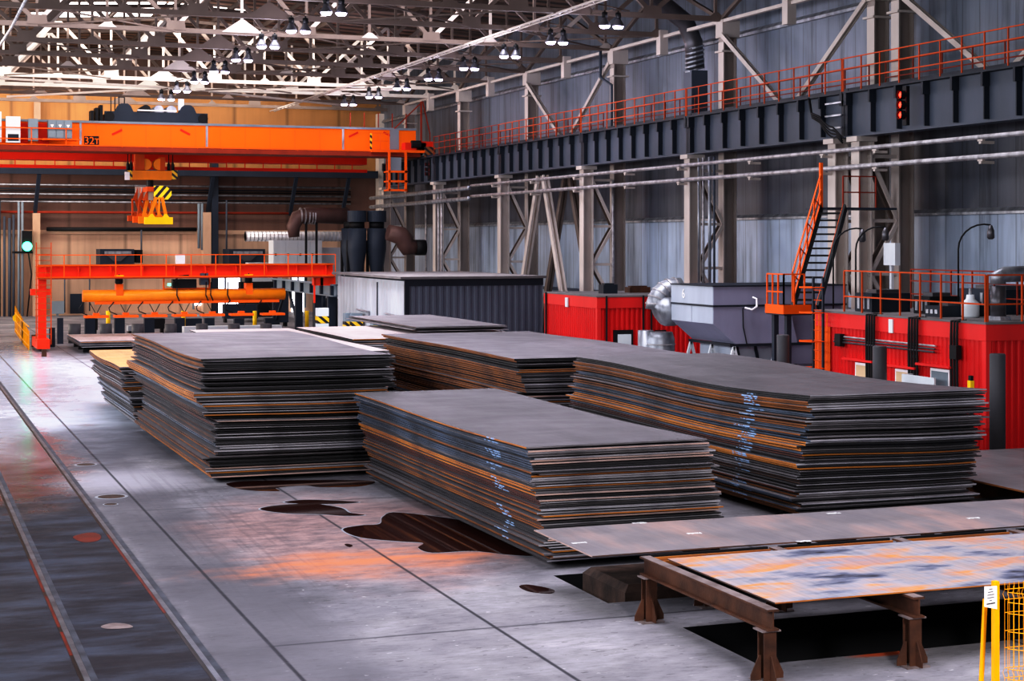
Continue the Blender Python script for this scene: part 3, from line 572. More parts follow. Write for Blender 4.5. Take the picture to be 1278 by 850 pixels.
# ------------------------------------------------------------------ rails, puddles, floor details
for x, nm in ((2.25, 'left'), (3.77, 'right')):
    t_ = thing('floor_rail', (x, 50, 0), '%s worn steel rail of the track sunk in the floor' % nm, 'rail')
    MB().box(x-0.036, x+0.036, -5, 118, 0, 0.012).build('rail_head', 'steel_bright', t_)
    MB().box(x-0.085, x-0.038, -5, 118, 0.001, 0.004).build('flangeway', 'groove', t_)
    MB().box(x+0.038, x+0.13, -5, 118, 0.001, 0.003).build('side_plate', 'rail_plate', t_)
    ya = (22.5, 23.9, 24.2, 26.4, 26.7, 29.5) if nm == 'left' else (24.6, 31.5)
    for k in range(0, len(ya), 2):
        MB().box(x-0.08, x-0.04, ya[k], ya[k+1], 0.004, 0.006).build('red_reflection', 'red_sludge_and_glint', t_)  # red gantry reflections in the rail groove, painted on as thin strips
def blobmesh(pts, z, name, mat, label, cat, group=None, rim=None):
    import mathutils
    w = [Vector(fl(px, py)) for px, py in pts]; n_ = len(w); out = []
    for i in range(n_):                                    # Catmull-Rom outline
        p0, p1, p2, p3 = w[i-1], w[i], w[(i+1) % n_], w[(i+2) % n_]
        for k in range(5):
            t = k/5; out.append(0.5*((2*p1)+(p2-p0)*t+(2*p0-5*p1+4*p2-p3)*t*t+(3*p1-p0-3*p2+p3)*t**3))
    cen = sum(out, Vector())/len(out)
    t_ = solo(MB().poly([(p.x, p.y, z) for p in out], (0, 0, 0.0015)), name, mat, label, cat, group)
    if rim:
        m = MB(); o2 = [(cen+(p-cen)*1.0+(p-cen).normalized()*0.045) for p in out]
        m.poly([(p.x, p.y, z-0.0012) for p in o2], (0, 0, 0.001)); m.build('dried_rim', rim, t_)
    return t_
blobmesh([(325,636),(345,631),(390,629),(425,634),(436,640),(455,643),(430,644),(400,642),(360,641)], 0.003, 'puddle', 'puddle', 'long dark brown puddle left of the central stack, second from the left stack', 'puddle', rim='puddle_rim')
blobmesh([(355,627),(380,624),(420,625),(448,627),(420,629),(380,629)], 0.003, 'puddle', 'puddle', 'thin dark sliver of puddle just above the long brown puddle', 'puddle', rim='puddle_rim')
blobmesh([(428,661),(450,656),(474,654),(478,645),(500,640),(600,655),(665,690),(640,693),(590,688),(540,690),(522,684),(528,678),(500,676),(450,671)], 0.003, 'puddle', 'puddle', 'largest dark brown puddle against the foot of the central stack', 'puddle', rim='puddle_rim')
blobmesh([(285,603),(330,600),(460,600),(450,607),(400,608),(380,606),(345,609),(348,613),(310,612),(290,608)], 0.003, 'puddle', 'puddle', 'dark puddle along the front foot of the tall left stack', 'puddle')
blobmesh([(648,732),(660,730),(690,736),(688,741),(668,740),(655,737)], 0.003, 'puddle', 'puddle', 'small kidney-shaped dark puddle left of the front rack', 'puddle')
blobmesh([(91,671),(100,667),(116,665),(126,669),(122,675),(104,677)], 0.003, 'puddle', 'red_sludge_and_glint', 'red-brown muddy puddle left of the right floor rail', 'puddle')
blobmesh([(430,680),(434,679),(440,681),(436,683)], 0.003, 'puddle', 'puddle', 'tiny dark puddle spot in front of the largest puddle', 'puddle')
blobmesh([(126,782),(140,778),(158,779),(166,783),(150,785),(132,785)], 0.003, 'puddle', 'rust_edge', 'silvery wet patch between the two floor rails', 'puddle')
for (px, py, r_, lab) in ((139, 620, 0.28, 'round rusty cover in the floor between rail and seam'), (138, 629.5, 0.13, 'small round cover just nearer than the rusty one'), (107, 580, 0.22, 'faint round cover farther along the floor seam')):
    x, y, _ = fl(px, py); t_ = thing('floor_cover', (x, y, 0), lab, 'cover')
    MB().lathe((x, y, 0), [(0.0, r_*1.22), (0.004, r_*1.22)], 24).build('rim', 'puddle_rim', t_)
    MB().lathe((x, y, 0.002), [(0.0, r_), (0.004, r_)], 24).build('lid', 'concrete_block', t_)
#PART3
# ------------------------------------------------------------------ crane runway: columns, girders, railings
COLY = [39.5, 53.5, 65.4, 77.2, 89.3, 101.4, 113.3]
GX, UX, GZ0, GZ1 = 32.4, 34.1, 9.09, 10.75
CN = {39.5: 'nearest', 53.5: 'beside the orange stair', 65.4: 'behind the grey air unit', 77.2: 'behind the first red cabin', 89.3: 'behind the grey shed', 101.4: 'near the far crane', 113.3: 'in the far corner', 51.9: 'second of the pair by the stair'}
def column(y, label, w=0.55):
    t_ = thing('crane_column', (GX, y, 0), label, 'column', 'columns of the crane runway')
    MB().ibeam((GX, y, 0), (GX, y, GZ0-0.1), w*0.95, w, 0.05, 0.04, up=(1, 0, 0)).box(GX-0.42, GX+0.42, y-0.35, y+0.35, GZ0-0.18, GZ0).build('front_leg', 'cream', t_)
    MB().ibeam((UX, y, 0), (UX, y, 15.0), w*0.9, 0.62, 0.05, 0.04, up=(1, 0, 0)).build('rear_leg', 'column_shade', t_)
    MB().box(UX-0.33, UX-0.31, y-w*0.45, y+w*0.45, 0.5, 14.0).build('lit_flange_strip', 'cream', t_)  # leg colour darkened for shade, flange strip lightened as the window-lit face
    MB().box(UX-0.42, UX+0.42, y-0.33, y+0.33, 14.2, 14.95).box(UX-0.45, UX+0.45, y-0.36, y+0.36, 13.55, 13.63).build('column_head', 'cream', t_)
    zs = [0.4, 2.3, 4.2, 6.1, 8.4]; m = MB()
    for i in range(4):
        a, b_ = (GX+0.25, UX-0.3) if i % 2 == 0 else (UX-0.3, GX+0.25)
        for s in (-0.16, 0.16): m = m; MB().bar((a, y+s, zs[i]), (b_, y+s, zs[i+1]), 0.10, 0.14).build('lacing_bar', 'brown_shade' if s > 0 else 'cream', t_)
    for z in zs[1:]: MB().box(GX+0.2, UX-0.3, y-0.12, y+0.12, z-0.06, z+0.06).build('batten', 'cream', t_)
    return t_
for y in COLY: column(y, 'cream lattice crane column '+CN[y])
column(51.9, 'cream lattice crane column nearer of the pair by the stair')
# runway girders
gy = [39.5-12, 39.5, 52.7, 65.4, 77.2, 89.3, 101.4, 113.3]
for k in range(len(gy)-1):
    a, b_ = gy[k]+0.03, gy[k+1]-0.03
    lab = 'dark grey riveted crane girder section, %s from the camera end' % ordw(k+1)
    t_ = thing('crane_girder', (GX, (a+b_)/2, GZ0), lab, 'girder', 'crane girder sections along the right wall')
    MB().box(GX-0.02, GX+0.02, a, b_, GZ0+0.04, GZ1-0.06).build('web', 'girder', t_)
    MB().box(GX-0.28, GX+0.28, a, b_, GZ0, GZ0+0.05).build('bottom_flange', 'girder', t_)
    MB().box(GX-0.32, UX-0.5, a, b_, GZ1-0.07, GZ1).build('top_flange', 'girder_dark', t_)
    MB().box(GX-0.06, GX+0.06, a, b_, GZ1, GZ1+0.13).build('crane_rail', 'girder_dark', t_)
    n_ = 8
    for i in range(n_+1):
        y = a+0.06+(b_-a-0.12)*i/n_; x0 = GX-0.2
        wd = 0.05 if 0 < i < n_ else 0.22
        MB().box(GX-0.22, GX-0.02, y-wd/2, y+wd/2, GZ0+(0.12 if 0 < i < n_ else 0.05), GZ1-0.07).box(GX-0.30, GX-0.02, y-wd/2-0.03, y+wd/2+0.03, GZ1-0.5, GZ1-0.07).build('stiffener', 'girder_dark', t_)
def railing(name, p, q, h, rails, n_, mat, label, group=None, r_=0.022, parent=None, kick=None):
    p = Vector(p); q = Vector(q)
    t_ = parent or thing(name, p, label, 'railing', group)
    for i in range(n_+1):
        a = p+(q-p)*i/n_; MB().box(a.x-r_, a.x+r_, a.y-r_, a.y+r_, a.z, a.z+h).build('post' if not parent else 'railing_post', mat, t_)
    for z in rails:
        MB().bar(p+Vector((0,0,z)), q+Vector((0,0,z)), r_*1.9, r_*1.9).build('rail' if not parent else 'handrail', mat, t_)
    if kick: MB().bar(p+Vector((0,0,kick/2)), q+Vector((0,0,kick/2)), 0.01, kick).build('kick_plate', mat, t_)
    return t_
for k in range(1, len(gy)-2):
    a, b_ = gy[k]+0.05, gy[k+1]-0.05
    railing('railing', (GX-0.30, a, GZ1), (GX-0.30, b_, GZ1), 1.18, (0.42, 0.8, 1.18), 11, 'rail_orange' if k < 5 else 'rail_red', 'orange guard rail on the girder edge, %s section from the right' % ordw(k), 'front guard rails of the crane runway', 0.021)
    railing('railing', (UX-0.55, a+0.5, GZ1), (UX-0.55, b_-0.5, GZ1), 1.05, (0.5, 1.05), 7, 'rail_red', 'dull red rear guard rail beyond the girder, %s section from the right' % ordw(k), 'rear guard rails of the crane runway', 0.021)
# upper V bracing over the walkway
def brace(p, q, w, mat, label, name='diagonal_brace'):
    t_ = thing(name, p, label, 'brace')
    MB().bar(p, q, w, w*0.3, up=(1, 0, 0), off=(0, w*0.35)).bar(p, q, w, w*0.3, up=(1, 0, 0), off=(0, -w*0.35)).build('chord_pair', mat, t_)
    return t_
for (ya, yb, nm) in ((39.5, 51.9, 'nearest'), (53.5, 65.4, 'second'), (77.2, 89.3, 'third')):
    ym = (ya+yb)/2
    brace((UX-.35, ya+.2, 14.3), (UX-.35, ym-.5, GZ1+0.1), 0.2, 'cream', 'sloping cream brace above the runway, nearer arm of the %s V' % nm)
    brace((UX-.35, yb-.2, 14.3), (UX-.35, ym+.5, GZ1+0.1), 0.2, 'cream', 'sloping cream brace above the runway, farther arm of the %s V' % nm)
for x, nm in ((GX, 'front'), (UX-.2, 'rear')):
    for s, nn in ((-1, 'nearer'), (1, 'farther')):
        brace((x, 83.25+s*0.35, 8.8), (x, 83.25+s*4.0, 0.3), 0.34, 'cream' if nm == 'front' else 'truss_brown', '%s leg of the %s cream A-frame bracing beside the shed' % (nn, nm))
# signal lamps hung on the girder
for (px, pys, r_, nm) in ((1128, (118.5, 131, 143.5), 0.13, 'large'), (534.5, (205, 211.5, 217), 0.10, 'far')):
    a = atx(px, pys[0], 31.95); c_ = atx(px, pys[-1], 31.95); t_ = thing('signal_light', (31.95, a[1], c_[2]), 'three red signal lamps in a column on the girder, %s set' % nm, 'signal light')
    MB().box(31.97, 32.1, a[1]-0.12, a[1]+0.12, c_[2]-0.35, a[2]+0.3).build('backboard', 'black', t_)
    for py in pys:
        z = atx(px, py, 31.95)[2]; MB().lathe((31.9, a[1], z), [(-r_, 0.02), (-r_*0.7, r_*0.7), (0, r_), (r_*0.7, r_*0.7), (r_, 0.02)], 12).build('lens', 'red_glow', t_, True)
        MB().tube([(31.96, a[1], z), (31.75, a[1], z)], r_*1.15, 12, False).build('hood', 'black', t_)
# cable bundle looping over the girder
y0 = atx(1030, 100, 31.9)[1]
t_ = thing('cable_bundle', (31.9, y0, GZ0), 'black cables looping down over the girder near the stair', 'cables')
for k in range(4):
    d = k*0.12; pts = []
    for i in range(13):
        s = i/12; yy = y0+1.2-d*0.6-2.3*s; zz = GZ1-0.1-math.sin(min(1, s*1.25)*math.pi*0.5)*(1.55-d) if s < 0.8 else GZ0+0.1+d*0.6+(0.8-s)*1.5
        pts.append((31.95-0.06*k, yy if s > 0.25 else y0+1.2-d*0.6-2.3*s*0.35, zz))
    MB().tube(pts, 0.035, 6).build('cable', 'cable', t_, True)
for k in range(3): MB().box(32.0, 32.04, y0-0.9, y0+0.2, GZ0+0.35+k*0.45, GZ0+0.41+k*0.45).build('cable_clamp', 'silver', t_)
# twin service pipes along the wall
for nm, za in (('upper', 8.62), ('lower', 8.0)):
    t_ = thing('service_pipe', (31.75, 70, za), '%s of two silver lagged pipes running along the columns' % nm, 'pipe')
    MB().tube([(31.75, 24, za), (31.75, 93, za-0.03)], 0.09 if nm == 'lower' else 0.08, 10).build('pipe_run', 'pipe_silver', t_, True)
    zb = za-0.15; MB().tube([(31.75, 93.4, za-0.03), (31.75, 93.4, zb), (31.75, 115, zb-0.1)], 0.13, 10).build('lagged_run', 'silver', t_, True)
    for y in (38, 44, 50, 53.5, 59, 65.4, 71, 77.2, 83.2, 89.3, 101.4):
        MB().box(31.7, 32.2, y-0.06, y+0.06, za-0.22, za-0.13).box(31.7, 31.8, y-0.13, y+0.13, za-0.14, za-0.08).build('bracket', 'cream', t_)
# vertical conduits at the column behind the air unit
for k, (px, c_) in enumerate(((872, 'silver'), (877, 'pipe_silver'), (884, 'silver'), (889, 'girder'))):
    y = atx(px, 300, 32.1)[1]
    solo(MB().tube([(32.1+k*0.03, y, 3.6), (32.1+k*0.03, y, 8.9)], 0.05+0.02*(k == 2), 8), 'conduit', c_, '%s thin vertical conduit from the left on the column behind the air unit' % ordw(k+1), 'conduit', 'conduits on the column behind the air unit', True)
for k, (px, X_) in enumerate(((553, 32.2), (557, 32.2), (772, 34.0), (537, 33.5))):
    y = atx(px, 300, X_)[1]
    solo(MB().tube([(X_-0.3, y, 1), (X_-0.3, y, 8.4)], 0.07, 8), 'conduit', 'pipe_silver', ('nearer pale riser pipe by the far column', 'farther pale riser pipe by the far column', 'grey riser pipe beside the column behind the red cabin', 'pale riser pipe right of the dark cyclones')[k], 'pipe', None, True)
# big round duct turning down the side wall
t_ = thing('ventilation_duct', atx(866, 80, 34.3), 'large grey round ventilation duct bending down to a square shaft', 'duct')
yc = atx(868, 60, 34.3)[1]
P0 = (34.3-5.5, yc+1, 17.2); MB().tube([(28.5, yc, 18.2), (30.8, yc, 16.9), (32.9, yc, 15.9), (33.8, yc, 15.3), (34.2, yc, 14.4), (34.3, yc, 13.2)], 0.42, 18).build('round_duct', 'duct_dark', t_, True)
for k in range(6): MB().tube([(34.25, yc, 14.2-k*0.2), (34.27, yc, 14.13-k*0.2)], 0.45, 18).build('duct_ring', 'silver', t_)
MB().box(33.9, 34.7, yc-0.42, yc+0.42, GZ1, 13.1).build('square_shaft', 'girder', t_)
# thin pipe climbing beside the column
yq = atx(762, 100, 33.7)[1]
solo(MB().tube([(33.5, yq+0.8, 15.2), (33.5, yq+0.8, 13.6), (33.5, yq-0.6, 13.1), (33.5, yq-0.6, GZ1)], 0.08, 8), 'drain_pipe', 'girder', 'bent grey pipe climbing the column above the runway walkway', 'pipe', None, True)
# ------------------------------------------------------------------ roof trusses
BZ = 15.0
def tz(x): return 18.6-abs(x-MIDX)*0.05
def truss(y, label, mat, light):
    t_ = thing('roof_truss', (MIDX, y, BZ), label, 'truss', 'roof trusses across the hall')
    x0, x1 = -3.8, 34.2
    MB().bar((x0, y, BZ), (x1, y, BZ), 0.24, 0.21).build('bottom_chord', mat, t_)
    MB().bar((x0, y, tz(x0)), (MIDX, y, tz(MIDX)), 0.2, 0.18).bar((MIDX, y, tz(MIDX)), (x1, y, tz(x1)), 0.2, 0.18).build('top_chord', 'brown_shade', t_)
    nod = [MIDX+3.05*k for k in range(-6, 7)]
    for i, x in enumerate(nod):
        k = i-6
        MB().bar((x, y, BZ), (x, y, tz(x)), 0.12, 0.12, up=(0, 1, 0)).build('vertical_strut', light if k % 4 == 0 else mat, t_)
        g_ = 0.95 if k == 0 else 0.42
        if k % 2 != 0:
            MB().poly([(x-0.45, y-0.13, BZ), (x+0.45, y-0.13, BZ), (x+0.4, y-0.13, BZ+0.42), (x-0.4, y-0.13, BZ+0.42)], (0, 0.02, 0)).build('gusset_plate', mat if light != 'cream_white' else light, t_)
            for s in (-1, 1):
                x2 = x+s*3.05
                if x2 < x0-0.5 or x2 > x1+0.5: continue
                MB().bar((x, y, BZ+0.1), (x2, y, tz(x2)), 0.18, 0.18, up=(0, 1, 0)).build('diagonal_strut', mat if s < 0 else light, t_)
        else:
            MB().poly([(x-g_, y-0.13, BZ), (x+g_, y-0.13, BZ), (x+0.1, y-0.13, BZ+g_*0.62), (x-0.1, y-0.13, BZ+g_*0.62)], (0, 0.02, 0)).build('gusset_plate', light, t_)
    return t_
TY = [65.4+6*k for k in range(10)]
for i, y in enumerate(TY):  # roof light put into colour: lit trusses pale, the others mostly brown
    pale = i in (6, 7); truss(y, 'steel roof truss, %s from the camera end' % ordw(i+1)+(', coloured pale as if lit' if pale else ''), 'cream_white' if pale else 'truss_brown', 'cream_white' if pale else ('cream' if i % 3 == 2 else 'truss_brown'))
# purlins on the truss tops, ties in the bottom-chord plane
for i in range(-5, 6):
    x = MIDX+3.05*i+1.5*0; solo(MB().ibeam((x, 58, tz(x)+0.24), (x, 124.5, tz(x)+0.24), 0.14, 0.26), 'roof_purlin', 'brown_shade', 'brown roof purlin on the trusses, %s from the left' % ordw(i+6), 'purlin', 'purlins under the roof deck')
def lattice(p, q, w, mat, label, name='lattice_tie'):
    p = Vector(p); q = Vector(q); t_ = thing(name, p, label, 'tie'); d = q-p; up = Vector((0,0,1)); sd = d.normalized().cross(up).normalized()*w
    MB().bar(p-sd, q-sd, 0.06, 0.08).build('side_rail', mat, t_); MB().bar(p+sd, q+sd, 0.06, 0.08).build('side_rail', mat, t_)
    m = MB(); n_ = int(d.length/0.6)
    for k in range(n_): m.bar(p+d*(k/n_)+sd*(1 if k % 2 else -1), p+d*((k+1)/n_)-sd*(1 if k % 2 else -1), 0.05, 0.03)
    m.build('lacing', mat, t_); return t_
lattice((26.2, 59, BZ-0.12), (26.2, 122, BZ-0.12), 0.16, 'cream', 'pale latticed tie running lengthwise under the trusses on the right')
k = 0
for (xa, xb) in ((6.0, 12.2), (18.3, 24.4), (26.4, 33.5)):
    for i in range(1, 9):
        if (i+k) % 2: continue
        ya, yb = TY[i-1], TY[i]
        for s in (0, 1):
            a, b_ = (xa, xb) if s == 0 else (xb, xa)
            solo(MB().bar((a, ya, BZ-0.05), (b_, yb, BZ-0.05), 0.07, 0.07), 'wind_brace', 'brown_shade' if s else 'truss_brown', 'thin diagonal wind brace in the %s bay of trusses, %s field, %s leaning' % (ordw(i), ('left', 'middle', 'right')[k], ('right', 'left')[s]), 'brace', 'wind braces between roof trusses')
    k += 1
# long low-pitched struts between the far trusses
for i, (a, b_) in enumerate((((4, 101.4, BZ-0.2), (17, 107.4, BZ+0.05)), ((30, 101.4, BZ-0.15), (18, 107.4, BZ)), ((7, 113.4, BZ-.3), (15, 107.4, BZ-0.1)), ((30, 113.4, BZ-.3), (19, 107.4, BZ-.1)))):
    solo(MB().bar(a, b_, 0.15, 0.13), 'wind_brace', 'cream', 'wide pale strut meeting at the ridge above the crane, %s one' % ordw(i+1), 'brace')
# edge beams joining the column heads
for k in range(1, 6):
    a, b_ = COLY[k], COLY[k+1]
    t_ = thing('eaves_beam', (UX-.3, (a+b_)/2, BZ), 'cream eaves truss between column heads along the right wall, %s bay' % ordw(k), 'beam', 'eaves trusses along the right wall')
    MB().bar((UX-.3, a, BZ-0.1), (UX-.3, b_, BZ-0.1), 0.2, 0.14).build('bottom_chord', 'cream', t_)
    m_ = (a+b_)/2
    MB().bar((UX-.3, a, BZ), (UX-.3, m_, 17.4), 0.16, 0.16).build('diagonal_strut', 'truss_brown', t_); MB().bar((UX-.3, b_, BZ), (UX-.3, m_, 17.4), 0.16, 0.16).build('diagonal_strut', 'truss_brown', t_)
    MB().box(UX-.55, UX-.15, m_-0.22, m_+0.22, 14.05, 15.2).build('hanger_post', 'cream', t_)
# high-bay lamps hanging in pairs under the trusses
cb = Vector((15.6, 65.4, 14.2))
t0 = thing('high_bay_lamp', cb, 'bell-shaped high bay lamp', 'lamp', 'high bay lamps under the roof trusses')
MB().lathe(cb, [(0.0, 0.24), (0.03, 0.245), (0.12, 0.20), (0.28, 0.11), (0.34, 0.10)], 20).build('bell_shade', 'lamp_body', t0, True)
MB().lathe(cb+Vector((0,0,0.34)), [(0, 0.12), (0.2, 0.12), (0.24, 0.07)], 14).build('ballast_housing', 'black', t0, True)
MB().lathe(cb, [(-0.09, 0.15), (-0.05, 0.20), (0.0, 0.215)], 20).build('lens', 'lamp_glow', t0)
MB().tube([cb+Vector((0,0,0.56)), cb+Vector((0,0,0.64))], 0.03, 6).build('suspension_hook', 'black', t0)
first = True
for rx, rn in ((15.6, 'ridge row'), (27.2, 'right-hand row')):
    for i in range(8):
        y = TY[i]-2.6
        for s in (0, 1):
            p = (rx+s*0.6, y+0.1, 14.12); lab = 'bell-shaped high bay lamp, %s of pair %s from the camera in the %s' % (('left', 'right')[s], ordw(i+1), rn)
            if first: t0.location = p; t0['label'] = lab; first = False
            else: copy_thing(t0, p, lab)
        o = solo(MB().bar((rx-0.3, y+0.1, 15.0), (rx+1.1, y+0.1, 14.78), 0.05, 0.05).bar((rx+0.4, y+0.1, 14.80), (rx+0.4, y+2.6, 14.93), 0.05, 0.05), 'lamp_bracket', 'brown_shade', 'dark bracket holding pair %s from the camera of lamps in the %s' % (ordw(i+1), rn), 'bracket')
        for p in ((rx+0.4, y, 13.8),)[:(0 if rx < 20 and i == 7 else 1)]:
            l = lamp('POINT', 'high_bay_light', p, (0, 0, 0), 240, (0.86, 0.82, 1.0)); l.data.shadow_soft_size = 0.4
#PART4
# ------------------------------------------------------------------ red cabins
def cabin(x0, x1, y0, y1, h, label, pitch=0.2):
    t_ = thing('site_cabin', ((x0+x1)/2, (y0+y1)/2, 0), label, 'cabin')
    MB().box(x0+0.06, x1-0.06, y0+0.06, y1-0.06, 0.0, h-0.04).build('inner_shell', 'tank_red', t_)
    m = MB(); m.corr((x0, y1), (x0, y0), 0.02, h-0.42, (1, 0), pitch); m.build('side_panel', 'tank_red', t_)
    m = MB(); m.corr((x0, y0), (x1, y0), 0.02, h-0.42, (0, 1), pitch); m.build('end_panel', 'tank_red', t_)
    MB().box(x0-0.03, x0+0.05, y0-0.03, y1, h-0.42, h).build('fascia', 'tank_red_trim', t_); MB().box(x0+0.051, x1, y0-0.03, y0+0.05, h-0.42, h).build('fascia', 'tank_red_trim', t_)
    MB().box(x0-0.02, x0+0.14, y0-0.02, y0+0.14, 0.6, h-0.425).build('corner_flashing', 'tank_red_trim', t_)
    MB().box(x0-0.05, x1, y0-0.05, y1, h, h+0.06).build('roof', 'roof_grey', t_)
    return t_
def window_part(t_, face, a, b_, z0, z1, at, fill='window_beige', frame='sign_white'):
    def bx(u0, u1, w0, w1, d0, d1):
        return MB().box(at+d0, at+d1, u0, u1, w0, w1) if face == 'x' else MB().box(u0, u1, at+d0, at+d1, w0, w1)
    o = bx(a, b_, z0, z1, -0.05, -0.005).build('window', frame, t_); bx(a+0.07, b_-0.07, z0+0.07, z1-0.07, -0.065, -0.05).build('pane', fill, o)
    return o
c2 = cabin(26.2, 31.9, 36.1, 44.6, 3.25, 'long red ribbed cabin at right with railings on its roof')
def xy(px, py): p = atx(px, py, 26.2); return p[1], p[2]
for (px0, px1, pyt) in ((1069, 1090, 452), (1119, 1143, 460), (1163, 1187, 459)):
    ya, za = xy(px0, pyt); yb, zb = xy(px1, pyt); window_part(c2, 'x', yb, ya, za-1.0, za, 26.2, 'window_beige' if px0 < 1160 else 'grey_cab')
    MB().box(26.0, 26.2, yb-0.2, ya+0.5, za+0.05, za+0.11).build('canopy', 'tank_red_trim', c2)
ya, za = xy(1143, 466); yb, zb = xy(1184, 466)
MB().box(25.75, 25.8, yb, ya, za-1.1, za).box(25.8, 26.2, ya-0.05, ya, za-1.1, za).build('white_screen', 'white_cab', c2)
m = MB(); m.corr((26.165, 44.58), (26.165, 43.65), 0.02, 3.23, (1, 0), 0.2); m.build('lit_end_panel', 'orange', c2)  # lit left end of the side: light put in as orange colour
# conduits over the cabin side
for k, z in enumerate((2.58, 2.5, 2.42)): MB().tube([(26.12-0.02*k, 38.2, z), (26.12-0.02*k, 43.3, z)], 0.028, 6).build('conduit', 'duct_dark' if k else 'pipe_silver', c2)
for px, n_ in ((1096, 4), (1150, 4), (1200, 3)):
    yy = xy(px, 420)[0]
    for k in range(n_): MB().tube([(26.35, yy+k*0.13, 3.30), (26.07, yy+k*0.13, 3.28), (26.06, yy+k*0.13, 2.9), (26.08, yy+k*0.13+0.03, 2.3), (26.08, yy+k*0.13, 0.6)], 0.035, 6).build('cable', 'black', c2)
for px in (1053, 1198): yy = xy(px, 405)[0]; MB().box(25.98, 26.14, yy-0.15, yy+0.15, 2.3, 2.66).build('junction_box', 'black', c2)
yy = xy(1114, 400)[0]; MB().box(26.13, 26.17, yy-0.1, yy+0.1, 2.82, 3.2).build('lamp_plate', 'white_cab', c2)
m = MB().box(26.12, 26.17, 39.1, 39.3, 2.2, 2.27).build('lettering_plate', 'sign_white', c2)
# ladder on the cabin side
yl = xy(1031, 420)[0]; t_ = thing('access_ladder', (26.0, yl, 0), 'dark steel ladder with orange hoops up the left end of the long red cabin', 'ladder')
for s in (-0.28, 0.28): MB().box(25.9, 25.96, yl+s-0.035, yl+s+0.035, 0, 4.3).build('side_rail', 'navy', t_)
for k in range(13): MB().box(25.92, 25.95, yl-0.28, yl+0.28, 0.3+k*0.3, 0.33+k*0.3).build('rung', 'rail_orange', t_)
for z in (1.6, 2.4, 3.25, 4.0): MB().tube([(25.95, yl-0.3, z), (25.5, yl-0.35, z), (25.3, yl, z), (25.5, yl+0.35, z), (25.95, yl+0.3, z)], 0.022, 5).build('hoop', 'orange', t_)
c1 = cabin(25.0, 31.8, 58.5, 64.0, 3.25, 'smaller red cabin beside the grey ribbed shed')
for (px0, px1, pyt) in ((765, 789, 412), (817, 830, 412)):
    a = aty(px0, pyt, 58.5); b_ = aty(px1, pyt, 58.5); MB().box(a[0], b_[0], 58.40, 58.49, 0.1, a[2]).build('doorway', 'black', c1)
    MB().box(a[0]+0.15, b_[0]-0.1, 58.36, 58.40, 0.1, a[2]-0.16).build('door', 'white_cab', c1)
for px in (757, 803, 813):
    a = aty(px, 380, 58.42); MB().tube([(a[0], 58.42, 3.3), (a[0], 58.42, 0.5)], 0.035, 6).build('cable', 'black', c1)
a = atx(682, 390, 24.95); MB().tube([(24.93, a[1], 3.3), (24.93, a[1], 0.5)], 0.04, 6).build('cable', 'black', c1)
a = atx(708, 376, 24.95); MB().box(24.9, 24.95, a[1]-0.12, a[1]+0.12, 2.78, 3.15).build('lamp_plate', 'white_cab', c1)
for k, (dx, dy, w, h) in enumerate(((1.2, 2.2, 0.6, 0.35), (2.6, 2.8, 0.9, 0.22), (4.0, 1.8, 0.5, 0.4))):
    solo(MB().box(25+dx, 25+dx+w, 58.5+dy, 58.5+dy+0.5, 3.31, 3.31+h).box(25+dx+0.1, 25+dx+w-0.1, 58.6+dy, 58.5+dy+0.4, 3.31+h, 3.36+h), 'equipment_box', 'rust' if k == 1 else 'girder_dark', 'low dark box on the smaller red cabin roof, %s from the left' % ordw(k+1), 'box')
# railings on the long cabin roof
gr = 'guard rails on the long red cabin roof'
railing('railing', (26.25, 36.2, 3.31), (26.25, 43.0, 3.31), 1.2, (0.45, 1.2), 7, 'rail_orange', 'orange guard rail along the near edge of the long red cabin roof', gr, 0.021)
railing('railing', (26.3, 36.18, 3.31), (31.6, 36.18, 3.31), 1.2, (0.45, 1.2), 5, 'rail_orange', 'orange guard rail across the right end of the long red cabin roof', gr, 0.021)
railing('railing', (29.4, 37.0, 3.31), (29.4, 44.3, 3.31), 1.2, (0.45, 0.85, 1.2), 7, 'rail_red', 'dull orange guard rail along the middle of the long red cabin roof', gr, 0.02)
# machinery on the roof
for k, (x, y, w, d, h, c_) in enumerate(((27.3, 42.6, 1.3, 0.9, 0.55, 'girder_dark'), (28.0, 40.9, 1.0, 0.8, 0.5, 'black'), (27.6, 39.2, 1.8, 0.7, 0.3, 'girder_dark'), (29.9, 40.5, 1.6, 1.8, 0.7, 'navy'), (30.0, 37.6, 1.6, 1.4, 0.5, 'navy'))):
    t_ = thing('equipment_box', (x, y, 3.31), 'dark low machine on the long red cabin roof, %s from the stair' % ordw(k+1), 'machine', 'machines on the long cabin roof')
    MB().box(x-w/2, x+w/2, y-d/2, y+d/2, 3.31, 3.31+h).build('casing', c_, t_); MB().box(x-w*0.3, x+w*0.3, y-d*0.3, y+d*0.3, 3.31+h, 3.31+h+0.1).build('lid', 'duct_dark', t_)
    for q in range(3): MB().box(x-w/2-0.02, x-w/2, y-d/2+0.1+q*d*0.3, y-d/2+0.1+q*d*0.3+0.12, 3.4, 3.31+h-0.1).build('vent', 'silver', t_)
p = atx(1211, 400, 27.4); t_ = thing('gas_meter', (27.4, p[1], 3.31), 'small pale rounded vessel on the red cabin roof near the pipe', 'vessel')
MB().lathe((27.4, p[1], 3.31), [(0, 0.2), (0.05, 0.24), (0.4, 0.24), (0.5, 0.12), (0.62, 0.1)], 14).build('body', 'white_cab', t_, True); MB().tube([(27.4, p[1], 3.9), (27.4, p[1], 4.1)], 0.04, 6).build('spout', 'silver', t_)
t_ = thing('flue_pipe', (27.3, 37.1, 3.31), 'thick lagged pipe bending down onto the red cabin roof at right', 'pipe')
